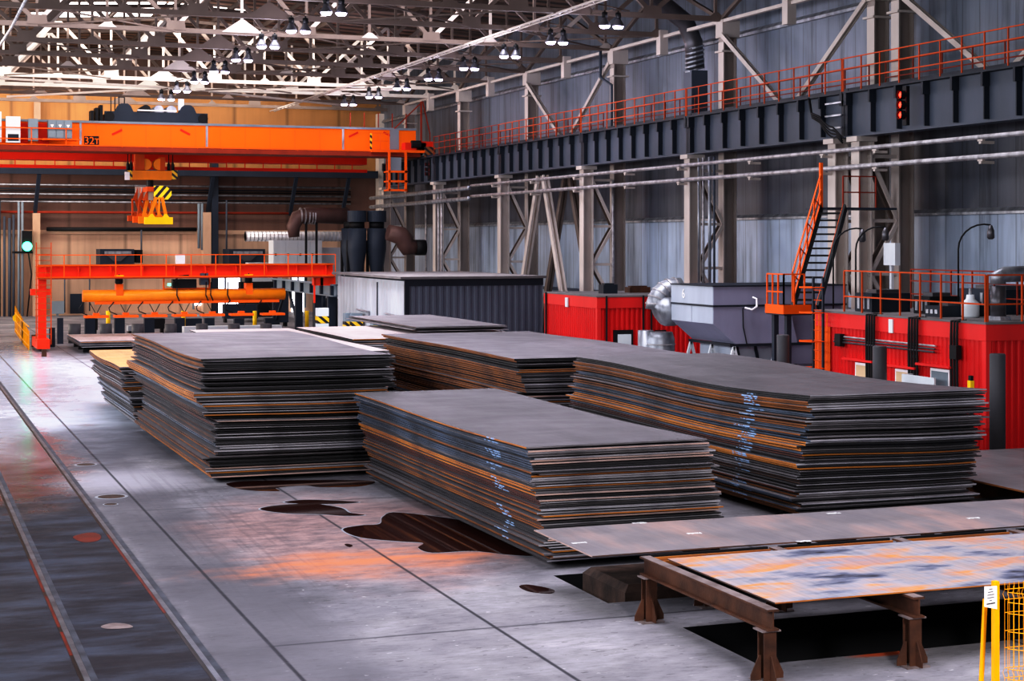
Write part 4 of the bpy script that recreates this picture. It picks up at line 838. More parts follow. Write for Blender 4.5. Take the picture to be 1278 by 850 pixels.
MB().tube([(27.3, 37.1, 3.31), (27.3, 37.1, 4.2)], 0.2, 14).build('riser', 'duct_dark', t_, True); MB().tube([(27.3, 37.1, 4.25), (27.3, 37.1, 4.42), (27.5, 37.1, 4.5), (28.3, 37.1, 4.52)], 0.21, 14).build('silver_elbow', 'silver', t_, True)
MB().tube([(28.3, 37.1, 4.52), (31.7, 37.1, 4.52)], 0.22, 14).build('cross_run', 'duct_dark', t_, True); MB().lathe((27.3, 37.1, 3.31), [(0, 0.34), (0.1, 0.3)], 14).build('collar', 'silver', t_)
def goose(px, py, X, tip, label):
    p = atx(px, py, X); ztop = p[2]; y = p[1]
    t_ = thing('gooseneck_lamp', (X, y, 3.31), label, 'lamp', 'gooseneck lamps above the red cabin')
    pts = [(X, y, 3.31), (X, y, ztop-0.7)]+[(X+0.5*(1-math.cos(s)), y-0.5*(1-math.cos(s))*1.0, ztop-0.7+0.7*math.sin(s)) for s in [R(15*q) for q in range(1, 8)]]
    MB().tube(pts, 0.025, 6).build('curved_stem', 'black', t_, True); e = pts[-1]
    MB().lathe((e[0], e[1], e[2]-0.4), [(0, 0.06), (0.05, 0.11), (0.25, 0.10), (0.4, 0.04)], 10).build('lamp_head', 'duct_dark', t_, True)
goose(1196, 280, 28.2, 1, 'black gooseneck lamp over the right part of the red cabin roof')
goose(1068, 283, 27.2, 1, 'black gooseneck lamp in front of the cream double column, right one')
goose(1040, 285, 27.0, 1, 'black gooseneck lamp beside the orange stair, left one')
p = atx(1113, 320, 31.5); solo(MB().box(31.4, 31.6, p[1]-0.35, p[1]+0.35, p[2]-0.3, p[2]+0.45).box(31.45, 31.55, p[1]-0.05, p[1]+0.05, 3.3, p[2]-0.3), 'cabinet', 'white_cab', 'pale narrow switch cabinet on a post before the cream double column', 'cabinet')
# tall steel posts in front of the cabin
for k, (x, y, z) in enumerate(((25.0, 34.0, 2.67), (24.9, 39.0, 2.56), (25.0, 44.4, 2.58))):
    solo(MB().lathe((x, y, 0), [(0, 0.19), (z-0.03, 0.19), (z, 0.17)], 20), 'steel_bollard', 'bollard', 'tall dark steel post, %s in front of the long red cabin' % ('right one', 'middle one', 'left one')[k], 'post', 'tall posts before the long red cabin', True)
t_ = thing('marker_post', (25.2, 34.9, 0), 'thin post banded yellow and black beside the right tall post', 'post')
MB().box(25.02, 25.10, 35.1, 35.2, 0, 2.05).build('shaft', 'black', t_)
for k in range(6): MB().box(25.0, 25.11, 35.08, 35.21, 0.25+k*0.3, 0.25+k*0.3+0.18).build('yellow_band', 'yellow', t_)
# ------------------------------------------------------------------ grey air unit
AX0, AX1, AY0, AY1 = 25.55, 30.6, 50.0, 53.2
t_ = thing('air_handling_unit', (AX0, AY0, 0), 'large light grey air unit with tapered underside on a white stand', 'air unit')
MB().box(AX0, AX1, AY0, AY1, 3.25, 3.86).build('upper_casing', ['ahu_dark'], t_)
MB().box(AX0-0.02, AX0, AY0+0.02, AY1, 3.25, 3.86).build('side_panel', 'ahu_light', t_)  # lit side painted lighter than the rest of the casing
MB().box(AX0-0.04, AX1, AY0-0.04, AY1, 3.19, 3.25).build('seam_rail', 'girder_dark', t_)
MB().box(AX0-0.05, AX1, AY0-0.05, AY1, 3.86, 3.90).build('lid', 'girder_dark', t_)
m = MB(); m.poly([(AX0, AY0, 3.19), (28.4, AY0, 3.19), (28.7, AY0, 1.95), (26.35, AY0, 1.95), (AX0, AY0, 2.62)], (0, AY1-AY0, 0)); m.build('hopper', 'ahu_dark', t_)
for q in range(2): MB().box(AX0-0.02, AX0, AY0+0.02+q*1.6, AY0+1.58+q*1.6, 2.63, 3.18).build('side_panel', 'ahu_light', t_)
MB().box(28.45, AX1, AY0+0.3, AY1, 1.2, 3.19).build('rear_casing', 'ahu_dark', t_)
MB().box(26.2, 30.6, AY0-0.03, AY0+0.07, 1.86, 1.95).box(26.2, 26.3, AY0, AY1, 1.86, 1.95).build('base_frame', 'girder_dark', t_)
for x, y in ((26.3, AY0), (26.3, 51.6), (26.3, AY1), (27.9, AY0), (30.4, AY0)):
    MB().bar((x, y, 1.86), (x-0.35, y, 0.6), 0.09, 0.09).bar((x, y, 1.86), (x+0.35, y, 0.6), 0.09, 0.09).box(x-0.42, x-0.28, y-0.08, y+0.08, 0, 0.65).box(x+0.28, x+0.42, y-0.08, y+0.08, 0, 0.65).build('leg', 'white_cab', t_)
m = MB().tube([(27.0, AY0-0.3, 3.2), (26.8, AY0-0.35, 3.1), (26.6, AY0-0.2, 3.16)], 0.035, 6).tube([(27.0, AY0-0.3, 3.2), (27.02, AY0-0.25, 3.45), (26.95, AY0-0.1, 3.5)], 0.035, 6).build('swing_handle', 'sign_white', t_)
MB().tube([(26.6, AY0-0.06, 3.15), (26.62, AY0-0.06, 2.5), (26.75, AY0-0.06, 1.95)], 0.02, 5).build('cable', 'black', t_)
text('6', 0.46, (AX0-0.035, 52.2, 3.56), (R(90), 0, R(-90)), 'sign_white', t_)
MB().box(26.55, 30.3, AY0+0.7, AY1-0.2, 0.2, 1.86).build('lower_casing', 'ahu_light', t_)
for k in range(5): MB().bar((26.75+k*0.7, AY0+0.66, 1.86), (27.1+k*0.7, AY0+0.66, 0.2), 0.03, 0.1).build('louvre_bar', 'girder_dark', t_)
t2 = thing('duct_elbow', (25.2, 53.6, 0), 'silver segmented duct elbow at the left end of the grey air unit', 'duct')
ep = [(26.2, 53.9, 3.72)]+[(26.0-0.75*math.sin(R(q*15)), 53.9, 2.95+0.77*math.cos(R(q*15))) for q in range(0, 7)]
MB().tube(ep, 0.36, 18).build('upper_elbow', 'silver', t2, True)
for q in range(1, 7): a_, b2 = Vector(ep[q]), Vector(ep[q+1]); MB().tube([a_-(b2-a_)*0.12, a_+(b2-a_)*0.12], 0.385, 18).build('duct_ring', 'pipe_silver', t2)
MB().tube([(25.9, 53.7, 2.9), (25.5, 53.7, 2.9), (25.3, 53.7, 2.85), (25.2, 53.7, 2.8)], [0.52, 0.52, 0.46, 0.3], 20).build('mouth', 'silver', t2, True)
MB().lathe((25.6, 54.2, 0.0), [(0, 0.5), (1.0, 0.5), (1.9, 0.5), (2.15, 0.42)], 18).build('lower_duct', 'silver', t2, True)
MB().lathe((25.15, 54.5, 0.0), [(0, 0.28), (2.2, 0.28)], 12).build('side_duct', 'silver', t2, True)
for k in range(5): MB().lathe((25.6, 54.2, 0.5+k*0.3), [(0, 0.53), (0.04, 0.53)], 18).build('duct_ring', 'pipe_silver', t2)
# ------------------------------------------------------------------ orange stair and its landing
A = Vector((26.75, 46.9, 3.25)); B = Vector((29.2, 49.3, 6.5)); side = Vector((0.80, -0.60, 0))*0.8
st = thing('steel_stair', tuple(A), 'steep orange and black steel stair rising from the cabin roof to the columns', 'stair')
for o_, c_ in ((Vector((0, 0, 0)), 'black'), (side, 'black')):
    MB().bar(A+o_, B+o_, 0.08, 0.30).build('stringer', c_, st)
MB().bar(A+Vector((0,0,0.20)), B+Vector((0,0,0.20)), 0.05, 0.09).build('inner_face', 'orange', st)
MB().bar(A+side*0.94, B+side*0.94, 0.012, 0.30).build('inner_face', 'orange', st)
nst = 14
for k in range(1, nst):
    p = A+(B-A)*(k/nst); q = p+side; dd = (B-A).normalized(); hd = Vector((dd.x, dd.y, 0)).normalized()*0.15
    MB().poly([p-hd, p+hd, q+hd, q-hd], (0, 0, 0.06)).build('step', 'black', st)
for o_ in (Vector((0, 0, 0)),):
    for z in (0.55, 1.05): MB().bar(A+o_+Vector((0,0,z+.1)), B+o_+Vector((0,0,z+.1)), 0.045, 0.045).build('handrail', 'orange', st)
    for k in range(5): p = A+(B-A)*(k/4)+o_; MB().bar(p, p+Vector((0,0,1.15)), 0.045, 0.045).build('baluster', 'orange', st)
    for k in range(4): p = A+(B-A)*(k/4)+o_; q = A+(B-A)*((k+1)/4)+o_; MB().bar(p+Vector((0,0,1.1)), q, 0.03, 0.03).build('cross_stay', 'rail_orange', st)
MB().box(29.2, 31.9, 48.9, 50.3, 6.43, 6.5).build('upper_landing', 'navy', st)
railing('railing', (30.6, 50.2, 6.5), (31.9, 50.2, 6.5), 1.1, (0.55, 1.1), 2, 'rail_red', '', parent=st); MB().bar(B, B+Vector((0,0,1.5)), 0.10, 0.10).build('newel_post', 'orange', st)
ld = thing('stair_landing', (26.3, 47, 3.1), 'orange-railed steel landing at the foot of the stair beside the air unit', 'landing')
MB().box(25.85, 28.2, 45.85, 47.0, 3.08, 3.2).build('deck', 'navy', ld); MB().box(25.83, 26.8, 45.83, 45.87, 3.12, 3.40).build('kick_plate', 'orange', ld); MB().box(25.82, 25.86, 45.85, 47.0, 3.12, 3.40).build('kick_plate', 'orange', ld)
for x, y in ((26.1, 46.05), (28.0, 46.05), (26.1, 46.85), (28.0, 46.85)): MB().box(x-0.08, x+0.08, y-0.08, y+0.08, 0, 3.12).build('leg', 'navy', ld)
railing('railing', (25.87, 45.9, 3.2), (26.6, 45.9, 3.2), 1.15, (1.15,), 2, 'orange', '', parent=ld); railing('railing', (25.87, 45.9, 3.2), (25.87, 46.95, 3.2), 1.15, (0.6, 1.15), 3, 'orange', '', parent=ld)
# ------------------------------------------------------------------ grey ribbed shed
S0, S1, SY0, SY1, SH = 21.6, 28.2, 72.4, 84.6, 3.72
sh = thing('storage_shed', (S0, SY0, 0), 'grey ribbed metal shed with a flat roof behind the far stack', 'shed')
MB().box(S0+0.06, S1-0.06, SY0+0.06, SY1-0.06, 0, SH-0.15).build('inner_shell', 'shed_dark', sh)
m = MB(); m.corr((S0, SY0), (S1, SY0), 0, SH-0.3, (0, 1), 0.33, 0.05); m.build('end_panel', 'shed_dark', sh)
m = MB(); m.corr((S0, SY1), (S0, SY0), 0, SH-0.15, (1, 0), 0.6, 0.03); m.build('side_panel', 'shed_light', sh)
MB().box(S0-0.05, S1, SY0-0.06, SY0+0.05, SH-0.38, SH-0.06).build('fascia', 'girder_dark', sh); MB().box(S0-0.04, S0+0.16, SY0-0.04, SY0+0.1, 0, SH-0.3).build('corner_post', 'girder_dark', sh)
MB().box(S0-0.3, S1+0.1, SY0-0.25, SY1+0.1, SH-0.06, SH+0.05).build('roof', 'roof_grey', sh)
yy = atx(471, 370, S0)[1]; MB().box(S0-0.03, S0+0.02, yy-0.04, yy+0.04, 0, SH-0.3).build('door_seam', 'girder_dark', sh)
for px in (454, 490): yy = atx(px, 383, S0)[1]; MB().tube([(S0-0.08, yy+1, 2.0), (S0-0.08, yy-1.2, 1.95), (S0-0.08, yy-1.2, 1.7)], 0.05, 6).build('door_bar', 'silver', sh)
for k, (px, X_) in enumerate(((402, 20.0), (437, 21.0), (444, 21.2), (471, 21.2))):
    y = atx(px, 300, X_)[1]; zt = 2.05 if k == 0 else 1.85; w = 0.28 if k != 1 else 0.3
    t_ = thing('striped_bollard', (X_, y, 0), 'grey square post with yellow and black band, %s from the left before the shed' % ordw(k+1), 'post', 'striped posts before the shed')
    MB().box(X_-w, X_+w, y-0.25, y+0.25, 0, zt).build('shaft', 'grey_cab' if k else 'white_cab', t_); MB().box(X_-w-0.01, X_+w+0.01, y-0.26, y+0.26, zt-0.75, zt-0.4).build('hazard_band', 'hazard_small', t_)
# ------------------------------------------------------------------ red gantry crane at the far bay
GY = 85.7
ga = thing('gantry_crane', (6.85, GY, 0), 'bright red gantry beam with a ladder leg at the far left', 'gantry')
def P(px, py): a = aty(px, py, GY); return a[0], a[2]
xl, zt = P(46, 330.5); xr, _ = P(415, 330.5); zb = P(46, 345.5)[1]
MB().box(xl, xr, GY-0.06, GY+0.06, zb, zt).build('main_web', 'gantry_red', ga)
MB().box(xl, xr, GY-0.3, GY+0.3, zt-0.07, zt).build('top_flange', 'orange', ga); MB().box(xl, xr, GY-0.35, GY+0.3, zb-0.07, zb).build('bottom_flange', 'orange', ga)
for k in range(10): x = xl+0.4+(xr-xl-0.8)*k/9; MB().box(x-0.03, x+0.03, GY-0.25, GY-0.06, zb, zt-0.05).build('web_stiffener', 'gantry_red', ga)
railing('', (xl, GY-0.6, zb-0.05), (xr, GY-0.6, zb-0.05), 1.12, (1.12,), 12, 'orange', '', parent=ga)
MB().box(xl, xr, GY-0.62, GY-0.3, zb-0.12, zb-0.06).build('walkway', 'rail_red', ga)
xg, _ = P(51, 400)
MB().box(xg-0.14, xg+0.24, GY-0.25, GY+0.25, 0.35, zb-0.05).build('leg', 'gantry_red', ga); MB().box(xg-0.5, xg+0.45, GY-0.2, GY+0.2, zb-0.9, zb-0.6).build('leg_head', 'gantry_red', ga)
MB().box(xg-0.3, xg+0.3, GY-1.6, GY+1.6, 0.15, 0.6).build('travel_carriage', 'gantry_red', ga)
for s in (-1.2, 1.2): MB().tube([(xg-0.1, GY+s, 0.24), (xg+0.1, GY+s, 0.24)], 0.23, 14).build('wheel', 'girder_dark', ga)
for s in (0.05, 0.75): MB().box(xg+s-0.35, xg+s-0.30, GY-0.75, GY-0.70, 0.3, 5.3).build('ladder_rail', 'rail_orange', ga)
for k in range(16): MB().box(xg-0.33, xg+0.43, GY-0.74, GY-0.71, 0.5+k*0.3, 0.53+k*0.3).build('ladder_rung', 'rail_orange', ga)
x, z = P(410, 349); MB().box(x-0.5, x+0.3, GY-0.3, GY+0.3, z-0.3, z+0.15).build('drive_motor', 'gantry_red', ga); x, z = P(397, 349); MB().box(x-0.25, x+0.2, GY-0.3, GY+0.3, z-0.3, z+0.1).build('gearbox', 'gantry_red', ga); MB().box(x-0.3, x-0.22, GY-0.3, GY-0.2, z-1.2, z+0.2).build('bumper_bar', 'gantry_red', ga)
x, z = P(225, 324); solo(MB().box(x-0.22, x+0.22, GY-0.1, GY+0.2, zt+0.01, zt+0.5), 'junction_box', 'white_cab', 'small white box standing on the red gantry beam', 'box')
# spreader
xa, za = P(103, 362); xb, zb2 = P(355, 374); zm = (za+zb2)/2; rr_ = (za-zb2)/2
sp_ = thing('lifting_beam', ((xa+xb)/2, GY, zb2), 'amber tubular lifting beam with magnet paddles hung from the red gantry', 'lifting beam')
MB().tube([(xa, GY, zm), (xb, GY, zm)], rr_, 20).build('beam_tube', 'amber', sp_, True); MB().box(xa+0.6, xb-0.3, GY-0.16, GY+0.16, zb2-0.12, zb2+0.03).build('lower_rail', 'orange', sp_)
for px in (148.5, 310):
    x, _ = P(px, 360); MB().box(x-0.17, x+0.17, GY-0.3, GY+0.3, zm, za+0.28).build('saddle', 'orange', sp_)
    MB().lathe((x, GY, za+0.2), [(0, 0.08), (0.15, 0.2), (0.35, 0.2), (0.5, 0.08), (0.6, 0.06)], 12).build('hook_block', 'black', sp_, True); MB().box(x-0.22, x+0.22, GY-0.12, GY+0.12, za+0.72, zb-0.05).build('hoist_block', 'yellow', sp_)
for px in (120, 157, 193, 230, 265, 301, 340):
    x, _ = P(px, 392); pd = MB().box(x-0.58, x+0.58, GY-0.4, GY+0.4, 1.55, 1.66).build('magnet_paddle', 'orange', sp_); MB().box(x-0.15, x+0.15, GY-0.15, GY+0.15, 1.66, 1.78).build('magnet_boss', 'orange', pd)
    for s in (-0.3, 0.3): MB().bar((x+s, GY, zb2-0.05), (x, GY, 1.72), 0.035, 0.035).build('chain', 'cable', sp_)
    MB().tube([(x-0.6, GY-0.2, zb2), (x-0.85, GY-0.2, zb2-0.3), (x-0.8, GY-0.2, 1.85), (x-0.45, GY-0.2, 1.7)], 0.03, 6).build('magnet_cable', 'cable', sp_, True)
x, z = P(232, 352); MB().box(x-0.7, x+0.5, GY-0.25, GY+0.25, za+0.05, za+0.5).build('control_box', 'black', sp_); MB().box(x+0.7, x+1.1, GY-0.25, GY+0.25, za+0.2, za+0.8).build('terminal_box', 'girder', sp_); MB().box(x-1.15, x-1.08, GY-0.1, GY+0.1, za, zb-0.1).box(x+1.15, x+1.22, GY-0.1, GY+0.1, za, zb-0.1).box(x-1.1, x+1.2, GY-0.15, GY+0.15, za, za+0.06).build('box_frame', 'orange', sp_)
MB().tube([(x-0.7, GY-0.3, za+0.3), (x-0.4, GY-0.3, za+0.65), (x+0.1, GY-0.3, za+0.7)], 0.05, 6).build('cable_loop', 'cable', sp_, True); MB().box(x-0.95, x-0.8, GY-0.26, GY-0.22, za+0.18, za+0.3).build('green_lamp', 'green_glow', sp_)
for px in (220, 256, 262, 283): x, _ = P(px, 360); MB().tube([(x, GY-0.33, za+0.35), (x-0.03, GY-0.37, zm), (x+0.1, GY-0.35, zb2)], 0.03, 5).build('hose', 'cable', sp_, True)
# runway trestle carrying the gantry's right end
tr = thing('gantry_trestle', (21.6, 92, 0), 'blue-grey trestle beam on dark posts under the right end of the red gantry', 'trestle')
MB().box(21.56, 21.64, 84.9, 100, 2.5, 3.1).box(21.4, 21.8, 84.9, 100, 3.05, 3.12).box(21.4, 21.8, 84.9, 100, 2.48, 2.54).build('runway_beam', 'grey_cab', tr)
for k in range(7): y = 85.4+k*2.3; MB().box(21.4, 21.56, y-0.1, y+0.1, 2.54, 3.05).build('web_stiffener', 'navy', tr)
for y in (86, 89.0, 93.5, 99.5): MB().box(21.4, 21.8, y-0.15, y+0.15, 0, 2.48).build('post', 'navy', tr)
for y, s in ((93.5, 1), (99.5, -1)): MB().bar((21.6, y, 0.6), (21.6, y+s*2.6, 2.5), 0.12, 0.15).build('strut', 'navy', tr)
for k in range(12):
    px = 393+k*3.6; y = atx(px, 300, 22.3+0.3*(k % 3))[1]; X_ = 22.3+0.3*(k % 3)
    if y < 86.5: y = 86.5+0.3*k
    solo(MB().lathe((X_, y, 0), [(0, 0.12), (2.0+0.15*(k % 4), 0.12), (2.2+0.15*(k % 4), 0.05)], 8), 'gas_cylinder', 'navy' if k % 2 else 'black', 'tall dark slim cylinder standing behind the gantry trestle, %s from the left' % ordw(k+1), 'cylinder', 'slim cylinders behind the trestle', True)
#PART5
# ------------------------------------------------------------------ big orange bridge crane
CY = 105.0
def Q(px, py, Y=CY): a = aty(px, py, Y); return a[0], a[2]
xL = -1.8; xR = Q(519, 160)[0]; zT = Q(300, 158)[1]; zB = Q(300, 187)[1]
cr = thing('bridge_crane', (15.2, CY, zB), 'huge orange bridge crane spanning the hall, marked 32', 'crane')
MB().box(xL, xR, CY, CY+1.6, zB, zT).build('front_girder', 'crane_orange', cr)
MB().box(xL, xR, CY-0.1, CY+1.7, zT, zT+0.14).build('top_walkway', 'grey_cab', cr)
MB().box(xL, xR, CY-1.0, CY, zB, zB+0.08).build('side_walkway', 'orange', cr)
MB().box(xL, xR, CY-1.0, CY+1.7, zB-0.3, zB-0.02).build('girder_underside', 'rail_red', cr)
zb_ = zB-0.3
z1 = Q(200, 195.5, 109)[1]; z2 = Q(200, 201.5, 109)[1]; z3 = Q(200, 208, 109)[1]; z4 = Q(200, 212, 109)[1]
MB().box(xL, xR-2.2, 109, 110.6, z2, zT-0.2).build('rear_girder', 'crane_red', cr)
MB().box(xL, xR-2.2, 108.9, 109.0, z4, z3).build('lower_rail', 'crane_red', cr)
for k in range(26): x = xL+0.6+k*1.2; MB().box(x-0.03, x+0.03, 108.93, 108.97, z3, z2).build('rail_hanger', 'crane_red', cr)
for px in (100.5, 258, 428): x = Q(px, 170)[0]; MB().box(x-0.07, x+0.07, CY-0.05, CY, zB+0.1, zT+0.05).build('conduit', 'silver', cr)
x = Q(492, 170)[0]; MB().box(x-0.3, x+0.3, CY-0.06, CY, zB+0.2, zT).build('grey_strip', 'grey_cab', cr)
for k in range(14):
    x = Q(120+k*31, 175)[0]
    if x < xR-1: MB().box(x-0.01, x+0.01, CY-0.012, CY, zB+0.08, zT-0.1).build('panel_seam', 'orange', cr)
# end carriage and bumpers
MB().box(xR-0.3, xR+0.8, CY-1.2, 111, zB+0.05, zB+0.7).build('end_carriage', 'crane_red', cr); MB().box(xR+0.2, xR+0.9, CY-1.4, CY-1.2, zB-0.5, zB+0.35).build('hazard_bumper', 'hazard_dull', cr)
for s in (-0.2, 2.5, 5.0): MB().tube([(xR+0.2, CY+s, 11.15), (xR+0.35, CY+s, 11.15)], 0.26, 14).build('wheel', 'black', cr)
# railings, ladder and platform near the right end
xa = Q(459, 175)[0]; xb = Q(480, 175)[0]
railing('', (xa, CY-0.95, zB+0.08), (xb, CY-0.95, zB+0.08), 1.1, (0.6, 1.1), 2, 'orange', '', parent=cr)
MB().box(xa-0.1, xb+2.6, CY-1.3, CY-0.9, zB-0.05, zB+0.12).build('platform', 'orange', cr); x = Q(458, 168)[0]; MB().box(x-0.06, x+0.06, CY-1.0, CY-0.9, zB, zT-0.3).build('hazard_post', 'hazard_small', cr)
x = Q(512, 182)[0]; MB().box(x-0.7, x+0.7, CY-1.2, CY-0.4, zB+0.1, zB+0.6).build('drive_motor', 'crane_red', cr); MB().tube([(x-0.3, CY-1.25, zB+0.5), (x+0.3, CY-1.25, zB+0.5)], 0.25, 10).build('gearbox', 'black', cr)
for k in range(5): xx = xR-4+k*0.95; MB().box(xx-0.03, xx+0.03, CY+1.5, CY+1.56, zT, zT+1.2).build('rail_post', 'rail_red', cr)
MB().bar((xR-1.5, CY-0.2, zT+0.1), (xR+0.4, CY-0.2, zT+1.9), 0.07, 0.07).bar((xR+0.4, CY-0.2, zT+1.9), (xR+0.9, CY-0.2, zT-0.2), 0.07, 0.07).bar((xR+0.3, CY-0.2, zT+1.9), (xR+0.3, CY-0.2, zB), 0.1, 0.1).bar((xR+0.9, CY-0.2, zT-0.2), (xR+0.9, CY-0.2, zB), 0.06, 0.06).build('end_frame', 'rail_red', cr)
for (px, w) in ((479.5, 0.12), (500, 0.12)): x = Q(px, 200)[0]; MB().box(x-w, x+w-0.1, CY-1.4, CY-1.25, Q(480, 238)[1], zB).build('cage_post', 'orange', cr)
for (px, w) in ((482, 0.08), (497, 0.08)): x = Q(px, 200)[0]; MB().box(x-w, x+w-0.1, CY-0.3, CY-0.2, Q(480, 236)[1], zB).build('cage_post', 'rail_orange', cr)
x0c = Q(478, 200)[0]; x1c = Q(501.5, 200)[0]
for py in (215, 227, 238): z = Q(480, py)[1]; MB().box(x0c, x1c, CY-1.4, CY-1.3, z-0.07, z+0.06).box(x0c, x0c+0.08, CY-1.4, CY-0.2, z-0.05, z+0.05).box(x1c-0.08, x1c, CY-1.4, CY-0.2, z-0.05, z+0.05).build('cage_rail', 'orange', cr)
x, z = Q(488, 206); MB().box(x-0.4, x+0.4, CY-1.0, CY-0.7, z-0.45, z+0.45).build('control_panel', 'grey_cab', cr)
# capacity plate
x0, z0 = Q(105, 182); x1, z1_ = Q(123.5, 170)
pl = MB().box(x0, x1, CY-0.04, CY-0.01, z0, z1_).build('capacity_plate', 'black', cr)
t_ = text('32т', 0.62, ((x0+x1)/2, CY-0.06, (z0+z1_)/2), (R(90), 0, 0), 'crane_orange', cr)
# electrical cabinets on the left end
for k, (pa, pb, pt, pbm, c_) in enumerate(((7.5, 25.5, 145, 178, 'white_cab'), (35.5, 47.5, 148, 176, 'grey_cab'), (-10, 2, 139, 177, 'white_cab'))):
    a = Q(pa, pt, CY-1.1); b_ = Q(pb, pbm, CY-1.1); cb_ = MB().box(a[0], b_[0], CY-1.1, CY-0.6, b_[1], a[1]).build('control_cabinet', c_, cr); MB().box(a[0]+0.1, b_[0]-0.1, CY-1.12, CY-1.1, b_[1]+0.1, b_[1]+0.5).build('louvre', 'girder_dark' if k == 0 else c_, cb_)
a = Q(60, 149.5, CY-1.1); b_ = Q(90, 173, CY-1.1); w3 = (b_[0]-a[0])/3
cb_ = MB().box(a[0], b_[0], CY-1.1, CY-0.5, b_[1], a[1]).build('control_cabinet', 'grey_cab', cr)
for k in range(3): MB().box(a[0]+k*w3+0.03, a[0]+(k+1)*w3-0.03, CY-1.13, CY-1.1, b_[1]+0.05, a[1]-0.05).build('cabinet_door', 'grey_cab', cb_); MB().poly([(a[0]+(k+.5)*w3-0.1, CY-1.14, a[1]-0.28), (a[0]+(k+.5)*w3+0.1, CY-1.14, a[1]-0.28), (a[0]+(k+.5)*w3, CY-1.14, a[1]-0.46)], (0, 0.01, 0)).build('warning_mark', 'sign_white', cb_)
MB().box(a[0]-0.3, b_[0]+0.3, CY-1.2, CY-0.4, b_[1]-0.12, b_[1]-0.02).build('cabinet_shelf', 'orange', cr)
for py in (161.5, 175): z = Q(50, py)[1]; MB().box(xL, Q(98, 160)[0], CY-1.25, CY-1.2, z-0.03, z+0.03).build('handrail', 'orange', cr)
xq = Q(97, 160)[0]
for k in range(6): x = xq-0.8-k*2.0; MB().box(x-0.03, x+0.03, CY-1.25, CY-1.2, zB, Q(50, 161.5)[1]).build('railing_post', 'orange', cr)
for px in (28, 54): x = Q(px, 160)[0]; MB().box(x-0.3, x+0.3, CY-0.3, CY-0.02, zB+0.1, zT-0.1).build('box_rib', 'crane_red', cr)
for (px, py, s) in ((146, 165, 1), (231, 165, -1), (441, 168, 1), (484, 168, -1)): x, z = Q(px, py); MB().bar((x-0.3*s, CY-0.03, z-0.15), (x+0.3*s, CY-0.03, z+0.15), 0.04, 0.12).build('lifting_lug', 'crane_red', cr)
for px in range(26, 500, 31): x = Q(px, 190)[0]; MB().bar((x, CY-1.0, zB), (x-0.12, CY-0.8, zb_), 0.04, 0.06).build('walkway_bracket', 'orange', cr)
# trolley
tz0 = zT+0.15
ty = thing('crane_trolley', (Q(196, 140)[0], CY+0.8, tz0), 'dark blue trolley with winches riding on top of the orange crane', 'trolley')
xa, zA = Q(131, 153); xb, zBt = Q(260, 139); xm = Q(144, 140)[0]
MB().box(xa, xb, CY+0.2, CY+0.35, tz0+0.02, Q(200, 140)[1]).build('side_frame', 'navy', ty); MB().box(xa, xb, 109.2, 109.4, tz0+0.25, Q(200, 140)[1]).build('side_frame', 'navy', ty); MB().box(xa, xb, CY+0.36, 109.19, tz0+0.3, tz0+0.45).build('deck', 'navy', ty)
for px in (137, 254): x = Q(px, 150)[0]; MB().tube([(x-0.0, CY+0.1, tz0+0.3), (x-0.0, CY+0.34, tz0+0.3)], 0.3, 14).build('wheel', 'black', ty)
for px in (156, 235): x = Q(px, 140)[0]; z = Q(200, 140)[1]; MB().poly([(x-0.55, CY+0.25, z)]+[(x-0.38, CY+0.25, z+0.36), (x-0.2, CY+0.25, z+0.5), (x+0.2, CY+0.25, z+0.5), (x+0.38, CY+0.25, z+0.36)]+[(x+0.55, CY+0.25, z)], (0, 0.5, 0)).build('gear_guard', 'navy', ty)
for px, c_ in ((184, 'black'), (200, 'silver'), (216, 'silver')): x = Q(px, 133)[0]; z = Q(200, 136.5)[1]; MB().tube([(x, CY+0.6, z), (x, CY+2.6, z)], 0.30, 16).build('winch_drum', c_, ty, True)
x0 = Q(172, 138)[0]; x1 = Q(221, 138)[0]; z = Q(200, 138)[1]; MB().box(x0, x1, CY+0.12, CY+0.2, z-0.04, z+0.04).build('white_pipe', 'sign_white', ty)
x, z = Q(227, 127); MB().box(x-0.15, x+0.18, CY+0.3, CY+0.6, z-0.5, z+0.2).build('white_box', 'white_cab', ty)
for px in (115.5, 121.5, 127): x = Q(px, 140)[0]; MB().box(x-0.09, x+0.09, CY+0.2, CY+1.2, tz0, Q(px, 138-(px-115)*0.6)[1]).build('current_collector', 'black', ty)
for px in (141, 146, 151, 158): x = Q(px, 130)[0]; MB().box(x-0.03, x+0.03, CY+1, CY+1.05, Q(200, 140)[1], Q(200, 121)[1]).build('railing_post', 'black', ty)
MB().box(Q(150, 121)[0], Q(158, 121)[0], CY+1, CY+1.05, Q(200, 121.5)[1], Q(200, 120.5)[1]).build('handrail', 'black', ty)
